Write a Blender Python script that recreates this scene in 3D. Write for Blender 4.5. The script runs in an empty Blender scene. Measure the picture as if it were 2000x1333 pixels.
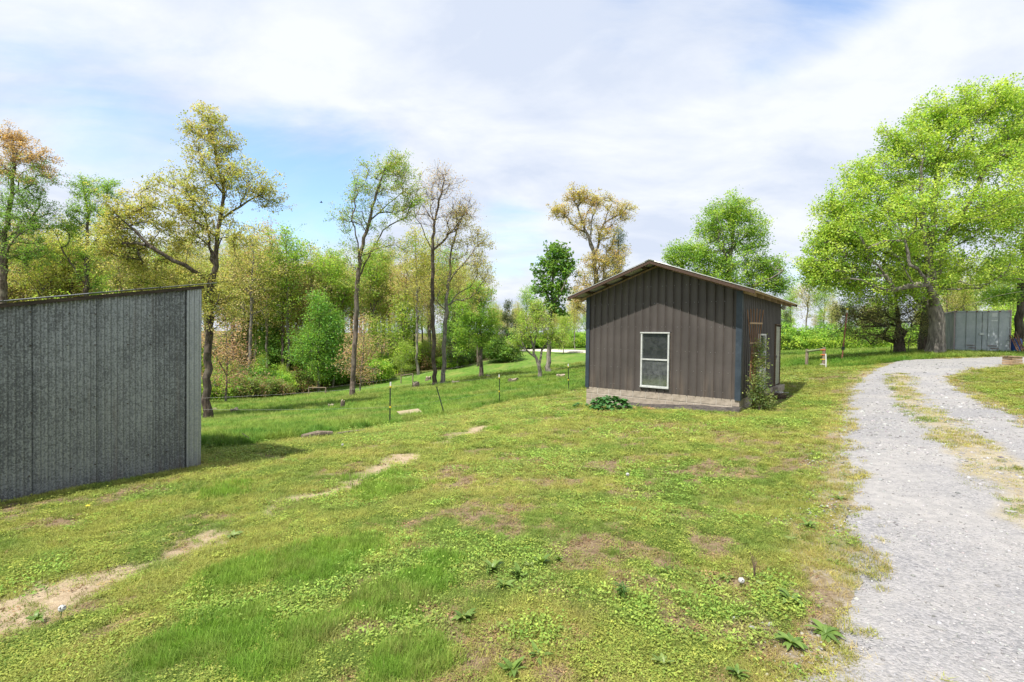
import bpy, bmesh, math, random
import numpy as np
from mathutils import Vector, Matrix

SC = bpy.context.scene
COL = SC.collection
rad = math.radians

# ------------------------------------------------------------------ camera
CAM_H = 1.75
FPX = 944.0                       # focal length in pixels of a 2000 px wide frame (17 mm lens)
PITCH = math.atan(14.5 / FPX)     # slightly downwards
ROLL = 0.0125
CAM = np.array([0.0, 0.0, CAM_H])
_F = np.array([0, math.cos(PITCH), -math.sin(PITCH)])
_U0 = np.array([0, math.sin(PITCH), math.cos(PITCH)])
_R0 = np.array([1.0, 0, 0])
_U = math.cos(ROLL) * _U0 - math.sin(ROLL) * _R0
_R = math.cos(ROLL) * _R0 + math.sin(ROLL) * _U0
cam_data = bpy.data.cameras.new('camera')
cam_data.sensor_width = 36.0
cam_data.lens = FPX / 2000.0 * 36.0
cam_data.clip_start = 0.05
cam_data.clip_end = 4000
cam = bpy.data.objects.new('camera', cam_data)
COL.objects.link(cam)
cam.matrix_world = Matrix(((_R[0], _U[0], -_F[0], CAM[0]), (_R[1], _U[1], -_F[1], CAM[1]),
                           (_R[2], _U[2], -_F[2], CAM[2]), (0, 0, 0, 1)))
SC.camera = cam

# ------------------------------------------------------------------ light
SUN_EL = rad(62)
SUN_TO = np.array([-0.70, -0.714])            # horizontal direction towards the sun
SKY_STRENGTH = 0.10
SUN_STRENGTH = 4.2
EXPOSURE = 0.8
CLOUD = 5.65
sun_data = bpy.data.lights.new('sun', 'SUN')
sun_data.energy = SUN_STRENGTH
sun_data.angle = rad(0.6)
sun_data.color = (1.0, 0.95, 0.87)
sun = bpy.data.objects.new('sun', sun_data)
COL.objects.link(sun)
_d = Vector((SUN_TO[0] * math.cos(SUN_EL), SUN_TO[1] * math.cos(SUN_EL), math.sin(SUN_EL)))
sun.rotation_euler = _d.to_track_quat('Z', 'Y').to_euler()
sun.location = (-20, -20, 40)

vs = SC.view_settings
vs.view_transform = 'Standard'
vs.look = 'None'
vs.gamma = 1.0
vs.use_curve_mapping = False
vs.exposure = EXPOSURE
SC.cycles.max_bounces = 6
SC.cycles.diffuse_bounces = 3
SC.cycles.glossy_bounces = 3
SC.cycles.transmission_bounces = 4
SC.cycles.transparent_max_bounces = 8
SC.cycles.use_denoising = True

def pix_dir(px, py):
    u = (px - 1000.0) / FPX
    v = (py - 666.5) / FPX
    return _R * u - _U * v + _F

def at(px, py, Y):
    d = pix_dir(px, py)
    return CAM + d * (Y / d[1])

world = bpy.data.worlds.new('World')
SC.world = world
world.use_nodes = True
wn, wl = world.node_tree.nodes, world.node_tree.links
wn.clear()
def W(t, **kw):
    n = wn.new(t)
    for k, v in kw.items():
        setattr(n, k, v)
    return n
def WM(op, a, b=None, c=None, clamp=False):
    n = W('ShaderNodeMath', operation=op, use_clamp=clamp)
    for i, s in enumerate((a, b, c)):
        if s is None:
            continue
        if isinstance(s, (int, float)):
            n.inputs[i].default_value = s
        else:
            wl.new(s, n.inputs[i])
    return n.outputs[0]
sky = W('ShaderNodeTexSky', sky_type='NISHITA')
sky.sun_disc = False
sky.sun_elevation = SUN_EL
sky.sun_rotation = math.atan2(SUN_TO[0], SUN_TO[1])
sky.air_density = 1.0
sky.dust_density = 0.8
sky.ozone_density = 1.5
tc = W('ShaderNodeTexCoord')
sx = W('ShaderNodeSeparateXYZ')
wl.new(tc.outputs['Generated'], sx.inputs[0])
zz = WM('ADD', WM('MAXIMUM', sx.outputs[2], 0.0), 0.30)
cx = W('ShaderNodeCombineXYZ')
wl.new(WM('DIVIDE', sx.outputs[0], zz), cx.inputs[0])
wl.new(WM('DIVIDE', sx.outputs[1], zz), cx.inputs[1])
mp = W('ShaderNodeMapping')
mp.inputs['Rotation'].default_value = (0, 0, rad(35))
mp.inputs['Scale'].default_value = (0.75, 1.25, 1)
mp.inputs['Location'].default_value = (1.7, 0.4, 0)
wl.new(cx.outputs[0], mp.inputs['Vector'])
nz = W('ShaderNodeTexNoise')
nz.inputs['Scale'].default_value = 1.5
nz.inputs['Detail'].default_value = 8
nz.inputs['Roughness'].default_value = 0.6
nz.inputs['Distortion'].default_value = 0.6
wl.new(mp.outputs[0], nz.inputs['Vector'])
nz2 = W('ShaderNodeTexNoise')
nz2.inputs['Scale'].default_value = 2.4
nz2.inputs['Detail'].default_value = 8
nz2.inputs['Roughness'].default_value = 0.58
nz2.inputs['Distortion'].default_value = 0.3
wl.new(mp.outputs[0], nz2.inputs['Vector'])
cover = WM('ADD', WM('MULTIPLY', nz.outputs[0], 3.0), -0.08)
# thinner cloud where the photograph shows blue: soft openings in the veil
for (hx, hy, rdeg, amt) in ((60, 290, 9, 0.55), (330, 340, 7, 0.35), (620, 365, 8, 0.85), (560, 430, 6, 0.4), (480, 350, 6, 0.4), (690, 395, 4, 0.4), (1000, 475, 5, 0.8),
                            (1235, 45, 6, 0.6), (1150, 0, 5, 0.2), (1560, 0, 7, 0.7), (1640, 10, 4, 0.3), (1480, 200, 4, 0.35),
                            (1560, 520, 6, 0.5), (200, 60, 9, 0.3), (720, 330, 5, 0.35)):
    d = pix_dir(hx, hy)
    d = d / np.linalg.norm(d)
    vm = W('ShaderNodeVectorMath', operation='DOT_PRODUCT')
    wl.new(tc.outputs['Generated'], vm.inputs[0])
    vm.inputs[1].default_value = d
    mr = W('ShaderNodeMapRange', interpolation_type='SMOOTHSTEP')
    wl.new(vm.outputs['Value'], mr.inputs[0])
    mr.inputs[1].default_value = math.cos(rad(rdeg * 1.5))
    mr.inputs[2].default_value = math.cos(rad(rdeg * 0.15))
    mr.inputs[3].default_value = 0.0
    mr.inputs[4].default_value = amt
    cover = WM('SUBTRACT', cover, mr.outputs[0])
cov = W('ShaderNodeMapRange', interpolation_type='SMOOTHSTEP')
wl.new(cover, cov.inputs[0])
cov.inputs[1].default_value = -0.25
cov.inputs[2].default_value = 1.0
cov.inputs[3].default_value = 0.10
cov.inputs[4].default_value = 1.0
cbr = W('ShaderNodeMapRange')
wl.new(nz2.outputs[0], cbr.inputs[0])
cbr.inputs[1].default_value = 0.38
cbr.inputs[2].default_value = 0.62
cbr.inputs[3].default_value = 0.0
cbr.inputs[4].default_value = 1.0
cc = W('ShaderNodeMix', data_type='RGBA')      # thin blue-grey cloud to thick white cloud
cc.inputs['A'].default_value = (0.74 * CLOUD, 0.82 * CLOUD, 0.98 * CLOUD, 1)
cc.inputs['B'].default_value = (0.98 * CLOUD, 1.02 * CLOUD, 1.09 * CLOUD, 1)
wl.new(cbr.outputs[0], cc.inputs['Factor'])
skyb = W('ShaderNodeVectorMath', operation='MULTIPLY')
wl.new(sky.outputs[0], skyb.inputs[0])
skyb.inputs[1].default_value = (1.4, 1.58, 1.7)
mx = W('ShaderNodeMix', data_type='RGBA')
wl.new(cov.outputs[0], mx.inputs['Factor'])
wl.new(skyb.outputs[0], mx.inputs['A'])
wl.new(cc.outputs['Result'], mx.inputs['B'])
bg = W('ShaderNodeBackground')
bg.inputs['Strength'].default_value = SKY_STRENGTH
wl.new(mx.outputs['Result'], bg.inputs['Color'])
wo = W('ShaderNodeOutputWorld')
wl.new(bg.outputs[0], wo.inputs['Surface'])

# ------------------------------------------------------------------ helpers
rng = np.random.default_rng(11)
random.seed(5)

def link(o, parent=None):
    COL.objects.link(o)
    if parent is not None:
        o.parent = parent
    return o

def tag(o, label=None, cat=None, group=None, kind=None):
    if label: o['label'] = label
    if cat: o['category'] = cat
    if group: o['group'] = group
    if kind: o['kind'] = kind
    return o

def empty(name, loc, rz=0.0, label=None, cat=None, group=None):
    o = bpy.data.objects.new(name, None)
    o.empty_display_size = 0.2
    COL.objects.link(o)
    o.location = loc
    o.rotation_euler = (0, 0, rz)
    return tag(o, label, cat, group)

def mesh_np(name, verts, tris=None, quads=None, color=None, mat_idx=None, mats=(), smooth=False, attrs=None):
    me = bpy.data.meshes.new(name)
    verts = np.asarray(verts, dtype=np.float32)
    parts, sizes = [], []
    if tris is not None and len(tris):
        parts.append(np.asarray(tris, np.int32).ravel()); sizes += [3] * len(tris)
    if quads is not None and len(quads):
        parts.append(np.asarray(quads, np.int32).ravel()); sizes += [4] * len(quads)
    loops = np.concatenate(parts)
    sizes = np.array(sizes, np.int32)
    starts = np.concatenate(([0], np.cumsum(sizes)[:-1])).astype(np.int32)
    me.vertices.add(len(verts)); me.vertices.foreach_set('co', verts.ravel())
    me.loops.add(len(loops)); me.loops.foreach_set('vertex_index', loops)
    me.polygons.add(len(sizes))
    me.polygons.foreach_set('loop_start', starts)
    if smooth:
        me.polygons.foreach_set('use_smooth', np.ones(len(sizes), dtype=bool))
    for m in mats:
        me.materials.append(m)
    if mat_idx is not None:
        me.polygons.foreach_set('material_index', np.asarray(mat_idx, np.int32))
    me.update(calc_edges=True)
    if color is not None:
        a = me.attributes.new('tint', 'FLOAT_COLOR', 'POINT')
        c = np.ones((len(verts), 4), np.float32)
        c[:, :3] = color
        a.data.foreach_set('color', c.ravel())
    for k, v in (attrs or {}).items():
        a = me.attributes.new(k, 'FLOAT', 'POINT')
        a.data.foreach_set('value', np.asarray(v, np.float32))
    me.validate()
    return me

def obj(name, me, parent=None, loc=(0, 0, 0), rot=(0, 0, 0)):
    o = bpy.data.objects.new(name, me)
    link(o, parent)
    o.location = loc
    o.rotation_euler = rot
    return o

class MB:
    """collects simple shapes into one mesh"""
    def __init__(s):
        s.v, s.f = [], []
    def box(s, x0, x1, y0, y1, z0, z1):
        b = len(s.v)
        s.v += [(x0, y0, z0), (x1, y0, z0), (x1, y1, z0), (x0, y1, z0), (x0, y0, z1), (x1, y0, z1), (x1, y1, z1), (x0, y1, z1)]
        s.f += [tuple(b + i for i in q) for q in ((0, 3, 2, 1), (4, 5, 6, 7), (0, 1, 5, 4), (1, 2, 6, 5), (2, 3, 7, 6), (3, 0, 4, 7))]
        return s
    def hexa(s, p):
        b = len(s.v)
        s.v += [tuple(q) for q in p]
        s.f += [tuple(b + i for i in q) for q in ((0, 3, 2, 1), (4, 5, 6, 7), (0, 1, 5, 4), (1, 2, 6, 5), (2, 3, 7, 6), (3, 0, 4, 7))]
        return s
    def beam(s, a, b, w, h, up=(0, 0, 1)):
        a, b, up = Vector(a), Vector(b), Vector(up)
        d = (b - a).normalized()
        sd = d.cross(up)
        if sd.length < 1e-4:
            sd = d.cross(Vector((1, 0, 0)))
        sd.normalize()
        u = sd.cross(d).normalized()
        p = []
        for q in (a, b):
            p += [q - sd * w / 2 - u * h / 2, q + sd * w / 2 - u * h / 2, q + sd * w / 2 + u * h / 2, q - sd * w / 2 + u * h / 2]
        return s.hexa(p)
    def tube(s, pts, radii, n=8, cap=True):
        pts = [Vector(p) for p in pts]
        if isinstance(radii, (int, float)):
            radii = [radii] * len(pts)
        b0 = len(s.v)
        for i, p in enumerate(pts):
            d = (pts[min(i + 1, len(pts) - 1)] - pts[max(i - 1, 0)]).normalized()
            ref = Vector((1, 0, 0)) if abs(d.x) < 0.9 else Vector((0, 1, 0))
            a = d.cross(ref).normalized(); c = d.cross(a)
            for k in range(n):
                t = 2 * math.pi * k / n
                s.v.append(tuple(p + (a * math.cos(t) + c * math.sin(t)) * radii[i]))
        for i in range(len(pts) - 1):
            for k in range(n):
                k2 = (k + 1) % n
                s.f.append((b0 + i * n + k, b0 + (i + 1) * n + k, b0 + (i + 1) * n + k2, b0 + i * n + k2))
        if cap:
            s.f.append(tuple(b0 + k for k in range(n)))
            s.f.append(tuple(b0 + (len(pts) - 1) * n + k for k in reversed(range(n))))
        return s
    def mesh(s, name, mat, bevel=0.0, smooth=False):
        me = bpy.data.meshes.new(name)
        me.from_pydata(s.v, [], s.f)
        bm = bmesh.new(); bm.from_mesh(me)
        bmesh.ops.recalc_face_normals(bm, faces=bm.faces)
        if bevel > 0:
            bmesh.ops.bevel(bm, geom=list(bm.edges), offset=bevel, segments=1, affect='EDGES', clamp_overlap=True)
        bm.to_mesh(me); bm.free()
        if smooth:
            me.polygons.foreach_set('use_smooth', np.ones(len(me.polygons), dtype=bool))
        me.materials.append(mat)
        return me
    def build(s, name, mat, parent=None, bevel=0.0, smooth=False, loc=(0, 0, 0), rot=(0, 0, 0)):
        return obj(name, s.mesh(name, mat, bevel, smooth), parent, loc, rot)

# ---- materials
class NT:
    def __init__(s, name):
        s.m = bpy.data.materials.new(name)
        s.m.use_nodes = True
        s.n, s.l = s.m.node_tree.nodes, s.m.node_tree.links
        s.n.clear()
        s.out = s.n.new('ShaderNodeOutputMaterial')
    def add(s, t, **kw):
        n = s.n.new(t)
        for k, v in kw.items():
            setattr(n, k, v)
        return n
    def set(s, sock, v):
        if hasattr(v, 'is_linked') or isinstance(v, bpy.types.NodeSocket):
            s.l.new(v, sock)
        elif isinstance(v, (tuple, list)) and sock.type == 'RGBA' and len(v) == 3:
            sock.default_value = (*v, 1)
        else:
            sock.default_value = v
    def math(s, op, a, b=0.0, c=None, clamp=False):
        n = s.add('ShaderNodeMath', operation=op, use_clamp=clamp)
        s.set(n.inputs[0], a); s.set(n.inputs[1], b)
        if c is not None: s.set(n.inputs[2], c)
        return n.outputs[0]
    def coord(s, scale=(1, 1, 1), obj_space=True, rot=(0, 0, 0)):
        c = s.add('ShaderNodeTexCoord')
        m = s.add('ShaderNodeMapping')
        m.inputs['Scale'].default_value = scale
        m.inputs['Rotation'].default_value = rot
        if obj_space:
            s.l.new(c.outputs['Object'], m.inputs[0])
        else:
            g = s.add('ShaderNodeNewGeometry')
            s.l.new(g.outputs['Position'], m.inputs[0])
        return m.outputs[0]
    def noise(s, vec, scale, detail=4, rough=0.55, dist=0.0):
        n = s.add('ShaderNodeTexNoise')
        s.l.new(vec, n.inputs['Vector'])
        n.inputs['Scale'].default_value = scale
        n.inputs['Detail'].default_value = detail
        n.inputs['Roughness'].default_value = rough
        n.inputs['Distortion'].default_value = dist
        return n.outputs[0]
    def range(s, v, a, b, c=0.0, d=1.0, smooth=True):
        n = s.add('ShaderNodeMapRange', interpolation_type='SMOOTHSTEP' if smooth else 'LINEAR')
        s.set(n.inputs[0], v)
        for i, x in enumerate((a, b, c, d)):
            n.inputs[i + 1].default_value = x
        return n.outputs[0]
    def mix(s, f, a, b, blend='MIX'):
        n = s.add('ShaderNodeMix', data_type='RGBA', blend_type=blend)
        s.set(n.inputs['Factor'], f); s.set(n.inputs['A'], a); s.set(n.inputs['B'], b)
        return n.outputs['Result']
    def attr(s, name, typ='GEOMETRY', out='Color'):
        n = s.add('ShaderNodeAttribute', attribute_name=name, attribute_type=typ)
        return n.outputs[out]
    def principled(s, color, rough=0.8, metal=0.0, bump=None, bump_d=0.01, spec=0.5, bump_s=1.0):
        p = s.add('ShaderNodeBsdfPrincipled')
        s.set(p.inputs['Base Color'], color)
        s.set(p.inputs['Roughness'], rough)
        s.set(p.inputs['Metallic'], metal)
        p.inputs['Specular IOR Level'].default_value = spec
        if bump is not None:
            b = s.add('ShaderNodeBump')
            b.inputs['Distance'].default_value = bump_d
            b.inputs['Strength'].default_value = bump_s
            s.l.new(bump, b.inputs['Height'])
            s.l.new(b.outputs[0], p.inputs['Normal'])
        return p
    def finish(s, shader):
        s.l.new(shader.outputs[0], s.out.inputs['Surface'])
        return s.m

def simple_mat(name, c1, c2, scale=8.0, rough=0.8, stretch=(1, 1, 1), metal=0.0, bump=0.004, spec=0.4, lo=0.35, hi=0.65, detail=6):
    t = NT(name)
    v = t.coord(stretch)
    n = t.noise(v, scale, detail, 0.6)
    n2 = t.noise(v, scale * 6, 3, 0.6)
    f = t.range(t.math('ADD', t.math('MULTIPLY', n, 0.7), t.math('MULTIPLY', n2, 0.3)), lo, hi)
    return t.finish(t.principled(t.mix(f, c1, c2), rough, metal, n2, bump, spec))

def leaf_mat(name, typ='GEOMETRY', trans=0.35, rough=0.55):
    t = NT(name)
    col = t.attr('tint', typ)
    p = t.principled(col, rough, 0.0, spec=0.2)
    tr = t.add('ShaderNodeBsdfTranslucent')
    g = t.mix(1.0, col, (1.2, 1.15, 0.7), 'MULTIPLY')
    t.l.new(g, tr.inputs['Color'])
    m = t.add('ShaderNodeMixShader')
    m.inputs[0].default_value = trans
    t.l.new(p.outputs[0], m.inputs[1]); t.l.new(tr.outputs[0], m.inputs[2])
    return t.finish(m)

M = {}
M['leaf'] = leaf_mat('leaf', 'GEOMETRY', 0.45)
M['grass'] = leaf_mat('grass_blade', 'INSTANCER', 0.3, 0.6)
def bark_mat(name, c1, c2):
    t = NT(name)
    v = t.coord((1, 1, 0.22))
    n = t.noise(v, 9, 6, 0.65, 0.4)
    n2 = t.noise(t.coord((1, 1, 1)), 1.3, 3)
    f = t.range(n, 0.36, 0.64)
    c = t.mix(f, c1, c2)
    c = t.mix(t.range(n2, 0.45, 0.7, 0, 0.45), c, (0.16, 0.16, 0.12))
    return t.finish(t.principled(c, 0.9, 0, n, 0.05, 0.2))
M['bark'] = bark_mat('bark_brown', (0.075, 0.058, 0.046), (0.20, 0.162, 0.128))
M['bark_grey'] = bark_mat('bark_grey', (0.11, 0.098, 0.085), (0.29, 0.26, 0.225))
M['bark_dark'] = bark_mat('bark_dark', (0.045, 0.035, 0.028), (0.13, 0.10, 0.078))

# ------------------------------------------------------------------ terrain
_cp = []
def cp(px, py, Y):
    _cp.append(at(px, py, Y))
def cw(x, y, z):
    _cp.append(np.array([x, y, z], float))
for p in ((0, 0, 0.05), (-5, -6, 0.0), (5, -6, 0.15), (0, -15, 0.1), (12, -4, 0.3), (-12, -4, -0.3), (-1.0, 3.0, 0.0), (2.5, 3.0, 0.05), (3.4, 5.0, 0.1),
          (-3.0, 3.0, -0.12), (0.6, 8.0, -0.2), (-1.6, 7.5, -0.3), (3.0, 8.5, -0.12)):
    cw(*p)
cp(389, 910, 7.35); cp(0, 985, 5.5); cw(-9, 10, -0.7)
cp(1447, 805, 12.9); cp(1148, 791, 15.78)
cp(1530, 765, 17.4)
cp(763, 830, 15.0); cp(975, 788, 21.5); cp(1110, 764, 24); cp(868, 812, 17.5)
cp(404, 822, 26); cp(688, 777, 36); cp(850, 756, 40); cp(620, 772, 55); cp(795, 748, 60)
cp(940, 739, 46); cp(1054, 741, 38); cp(1072, 730, 45)
cp(480, 745, 66); cp(570, 735, 72); cp(790, 728, 66); cp(880, 715, 75); cp(960, 695, 75); cp(1080, 690, 72); cp(1135, 687, 74)
cp(1640, 850, 7.9); cp(1700, 722, 20); cp(1850, 738, 17); cp(2000, 822, 8.8)
cp(1612, 720, 25); cp(1575, 715, 26); cp(1645, 705, 27); cp(1757, 696, 28.5); cp(1828, 692, 26.5); cp(1862, 691, 29.5); cp(1974, 692, 28.2)
cp(2000, 699, 25); cp(1800, 703, 24)
cp(1530, 689, 58); cp(1700, 689, 58); cp(1850, 689, 58)
cw(-30, 30, -3.5); cw(-45, 45, -4.5); cw(-60, 70, -4.0); cw(-40, 100, -1.0); cw(0, 110, -1.0); cw(50, 90, 0.2); cw(40, 40, 1.0); cw(45, 15, 1.0)
cw(100, 60, 0.5); cw(-100, 30, -3.0); cw(-60, 0, -2.5); cw(60, -20, 0.8); cw(0, -60, 0.0); cw(0, 160, 0.0); cw(100, 140, 0.3); cw(-110, 130, 0.0)
_cp = np.array(_cp)
def _tps(r):
    return np.where(r > 1e-9, r * r * np.log(np.maximum(r, 1e-9)), 0.0)
_n = len(_cp)
_K = _tps(np.hypot(_cp[:, None, 0] - _cp[None, :, 0], _cp[:, None, 1] - _cp[None, :, 1])) + np.eye(_n) * 2.0
_P = np.c_[np.ones(_n), _cp[:, :2]]
_A = np.block([[_K, _P], [_P.T, np.zeros((3, 3))]])
_w = np.linalg.solve(_A, np.r_[_cp[:, 2], np.zeros(3)])
def gz(x, y):
    x = np.asarray(x, float); y = np.asarray(y, float)
    sh = x.shape
    x = x.ravel(); y = y.ravel()
    r0 = np.hypot(x, y - 30)
    k = np.clip((r0 - 110) / 60.0, 0, 1); k = k * k * (3 - 2 * k)
    s = np.minimum(1.0, 170.0 / np.maximum(r0, 1e-6))
    xx = x * s; yy = 30 + (y - 30) * s
    out = np.empty(len(x))
    for i in range(0, len(x), 20000):
        a, b = xx[i:i + 20000], yy[i:i + 20000]
        r = np.hypot(a[:, None] - _cp[None, :, 0], b[:, None] - _cp[None, :, 1])
        out[i:i + 20000] = _tps(r) @ _w[:_n] + _w[_n] + _w[_n + 1] * a + _w[_n + 2] * b
    out = out * (1 - k) + 0.0 * k
    return out.reshape(sh)
def g1(x, y):
    return float(gz(np.array([x]), np.array([y]))[0])
def on_ground(px, py, y0=1.5, y1=140):
    d = pix_dir(px, py)
    ys = np.geomspace(y0, y1, 900)
    P = CAM[None] + d[None] * (ys / d[1])[:, None]
    g = gz(P[:, 0], P[:, 1])
    below = np.nonzero(P[:, 2] <= g)[0]
    if len(below) == 0:
        return P[-1]
    p = P[below[0]]
    return np.array([p[0], p[1], g[below[0]]])

# value noise for masks computed in numpy
class VNoise:
    def __init__(s, seed):
        s.t = np.random.default_rng(seed).random((256, 256))
    def __call__(s, x, y, scale, oct=3):
        v = 0; a = 1; tot = 0
        x = np.asarray(x, float) * scale; y = np.asarray(y, float) * scale
        for o in range(oct):
            xi = np.floor(x).astype(int); yi = np.floor(y).astype(int)
            fx = x - xi; fy = y - yi
            fx = fx * fx * (3 - 2 * fx); fy = fy * fy * (3 - 2 * fy)
            g = lambda i, j: s.t[(i) % 256, (j) % 256]
            v = v + a * ((g(xi, yi) * (1 - fx) + g(xi + 1, yi) * fx) * (1 - fy) + (g(xi, yi + 1) * (1 - fx) + g(xi + 1, yi + 1) * fx) * fy)
            tot += a; a *= 0.5; x = x * 2.03 + 17.3; y = y * 2.03 + 5.1
        return v / tot
vn1, vn2, vn3 = VNoise(1), VNoise(2), VNoise(3)
def sstep(x, a, b):
    t = np.clip((x - a) / (b - a), 0, 1)
    return t * t * (3 - 2 * t)
def poly_dist(x, y, pts):
    d = np.full(np.shape(x), 1e9)
    for (a, b) in zip(pts[:-1], pts[1:]):
        ax, ay, bx, by = a[0], a[1], b[0], b[1]
        L = (bx - ax) ** 2 + (by - ay) ** 2 + 1e-9
        t = np.clip(((x - ax) * (bx - ax) + (y - ay) * (by - ay)) / L, 0, 1)
        d = np.minimum(d, np.hypot(x - ax - t * (bx - ax), y - ay - t * (by - ay)))
    return d
PATH = [on_ground(*p) for p in ((-150, 1250), (20, 1200), (110, 1155), (230, 1115), (330, 1090), (440, 1030), (560, 975), (650, 958), (730, 922), (810, 885), (890, 852), (945, 834))]
DL = [on_ground(*p) for p in ((1535, 1420), (1575, 1333), (1628, 1200), (1656, 1100), (1668, 1000), (1652, 900), (1645, 850), (1652, 800), (1668, 755), (1705, 724), (1745, 708), (1790, 703), (1900, 700), (2060, 698), (2300, 698))]
DR = [on_ground(*p) for p in ((2300, 1420), (2320, 1333), (2330, 1200), (2330, 1100), (2250, 1000), (2120, 900), (2020, 834), (1940, 793), (1885, 765), (1852, 741), (1868, 729), (1910, 721), (1960, 715), (2060, 711), (2300, 709))]
MIDL = [on_ground(*p) for p in ((1755, 732), (1762, 752), (1775, 780), (1815, 815), (1880, 865), (1950, 920), (2010, 975), (2100, 1050))]
DRIVE_POLY = [p[:2] for p in DL] + [p[:2] for p in DR[::-1]]
def inside(x, y, poly):
    c = np.zeros(np.shape(x), bool)
    n = len(poly)
    j = n - 1
    for i in range(n):
        xi, yi = poly[i][0], poly[i][1]; xj, yj = poly[j][0], poly[j][1]
        cond = ((yi > y) != (yj > y)) & (x < (xj - xi) * (y - yi) / (yj - yi + 1e-12) + xi)
        c ^= cond
        j = i
    return c
def drive_sd(x, y):
    """signed distance to the driveway: negative inside"""
    d = poly_dist(x, y, DRIVE_POLY + [DRIVE_POLY[0]])
    return np.where(inside(x, y, DRIVE_POLY), -d, d)
# soft blobs given by pixel centre and ground radius: lush grass and worn patches seen in the photograph
LUSH = [(640, 1085, 0.55), (470, 1120, 0.4), (560, 1110, 0.4), (700, 1080, 0.3), (830, 1140, 0.3), (860, 1100, 0.22), (760, 1170, 0.25), (450, 1240, 0.3), (330, 1280, 0.22), (740, 960, 0.5), (760, 930, 0.4),
        (600, 1240, 0.2), (520, 1300, 0.2), (800, 1290, 0.18), (440, 960, 0.5), (960, 840, 0.3)]
WORN = [(1080, 840, 0.8), (1150, 845, 0.7), (1050, 905, 0.8), (1210, 850, 0.6), (900, 930, 0.7), (1000, 1000, 0.55), (930, 1140, 0.3), (700, 1250, 0.3), (1210, 1120, 0.4), (1480, 1010, 0.45), (1350, 1000, 0.4), (740, 1230, 0.35), (300, 1220, 0.4),
        (1100, 1290, 0.25), (1400, 1260, 0.3), (1530, 1190, 0.35), (1200, 955, 0.5), (760, 845, 0.5), (1290, 830, 0.6), (960, 1230, 0.3), (830, 1060, 0.35), (1100, 1150, 0.3)]
LUSHW = [(*on_ground(a, b)[:2], r) for a, b, r in LUSH]
WORNW = [(*on_ground(a, b)[:2], r) for a, b, r in WORN]
def blobs(x, y, lst):
    v = np.zeros(np.shape(x))
    for (a, b, r) in lst:
        v = np.maximum(v, np.exp(-((x - a) ** 2 + (y - b) ** 2) / (r * r)))
    return v
WOODS_EDGE = [(-70, 22), (-40, 30), (-30, 36), (-27, 48), (-22, 60), (-12, 64), (-6, 66), (-2.5, 68), (2, 78), (5, 100)]
def woods_mask(x, y):
    ex = np.interp(y, [w[1] for w in WOODS_EDGE], [w[0] for w in WOODS_EDGE])
    ey = np.interp(x, [w[0] for w in WOODS_EDGE], [w[1] for w in WOODS_EDGE])
    m = sstep(y - ey + (vn1(x, y, 0.25) - 0.5) * 6, -1, 4) * (x < 6)
    return m
def masks(x, y):
    k = {}
    nA = vn1(x, y, 1.3, 4); nB = vn2(x, y, 4.0, 3); nC = vn3(x, y, 0.45, 3)
    dpath = poly_dist(x, y, PATH)
    wpath = 0.085 + 0.22 * sstep(vn2(x, y, 0.9, 3), 0.36, 0.6)
    k['path'] = sstep(-(dpath - wpath) + (nB - 0.5) * 0.5, -0.14, 0.14)
    k['worn'] = np.clip(blobs(x, y, WORNW) * 0.6 + sstep(nA + 0.06 * sstep(x, -1, 2), 0.46, 0.68) * 0.75, 0, 1) * sstep(vn2(x, y, 5.0, 4), 0.35, 0.6)
    k['lush'] = 0.88 * sstep(blobs(x, y, LUSHW) + (nA - 0.5) * 1.1 + (nB - 0.5) * 0.5, 0.3, 0.85)
    fence = [on_ground(420, 880)[:2], on_ground(763, 832)[:2], on_ground(975, 790)[:2], on_ground(1140, 762)[:2]]
    fx = np.array([f[0] for f in fence]); fy = np.array([f[1] for f in fence])
    fl = np.interp(x, fx, fy, left=fy[0] + 0, right=fy[-1])
    # beyond the wire fence the pasture is long and fresh green
    k['field'] = sstep(y - fl + (nC - 0.5) * 1.5, -0.4, 0.8) * (1 - sstep(x, 5.0, 9.0) * (y < 24))
    k['litter'] = woods_mask(x, y)
    sd = drive_sd(x, y)
    k['verge'] = (1 - sstep(np.abs(sd) + (nA - 0.5) * 0.5, 0.05, 0.5)) * (y < 60)
    k['sd'] = sd
    return k

_b = 0.031; _a = 2.9; N = 210
gx = _a * np.sinh(np.arange(-N, N + 1) * _b)
gy = 5 + _a * np.sinh(np.arange(-110, N + 1) * _b)
GX, GY = np.meshgrid(gx, gy)
GZ = gz(GX, GY)
near = np.exp(-((GX / 14) ** 2 + ((GY - 8) / 14) ** 2))
GZ = GZ + ((vn1(GX, GY, 1.1, 3) - 0.5) * 0.05 + (vn2(GX, GY, 5, 2) - 0.5) * 0.015) * near + (vn3(GX, GY, 0.12, 3) - 0.5) * 0.3 * sstep(np.hypot(GX, GY - 5), 25, 60)
mk = masks(GX.ravel(), GY.ravel())
GZ = GZ - (0.02 * mk['path']).reshape(GZ.shape)
_drv = sstep(-mk['sd'], 0.02, 0.3).reshape(GZ.shape)
GZ = GZ - 0.05 * _drv
nx, ny = len(gx), len(gy)
ii, jj = np.meshgrid(np.arange(nx - 1), np.arange(ny - 1))
q0 = (jj * nx + ii).ravel()
quads = np.c_[q0, q0 + 1, q0 + nx + 1, q0 + nx]

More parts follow.
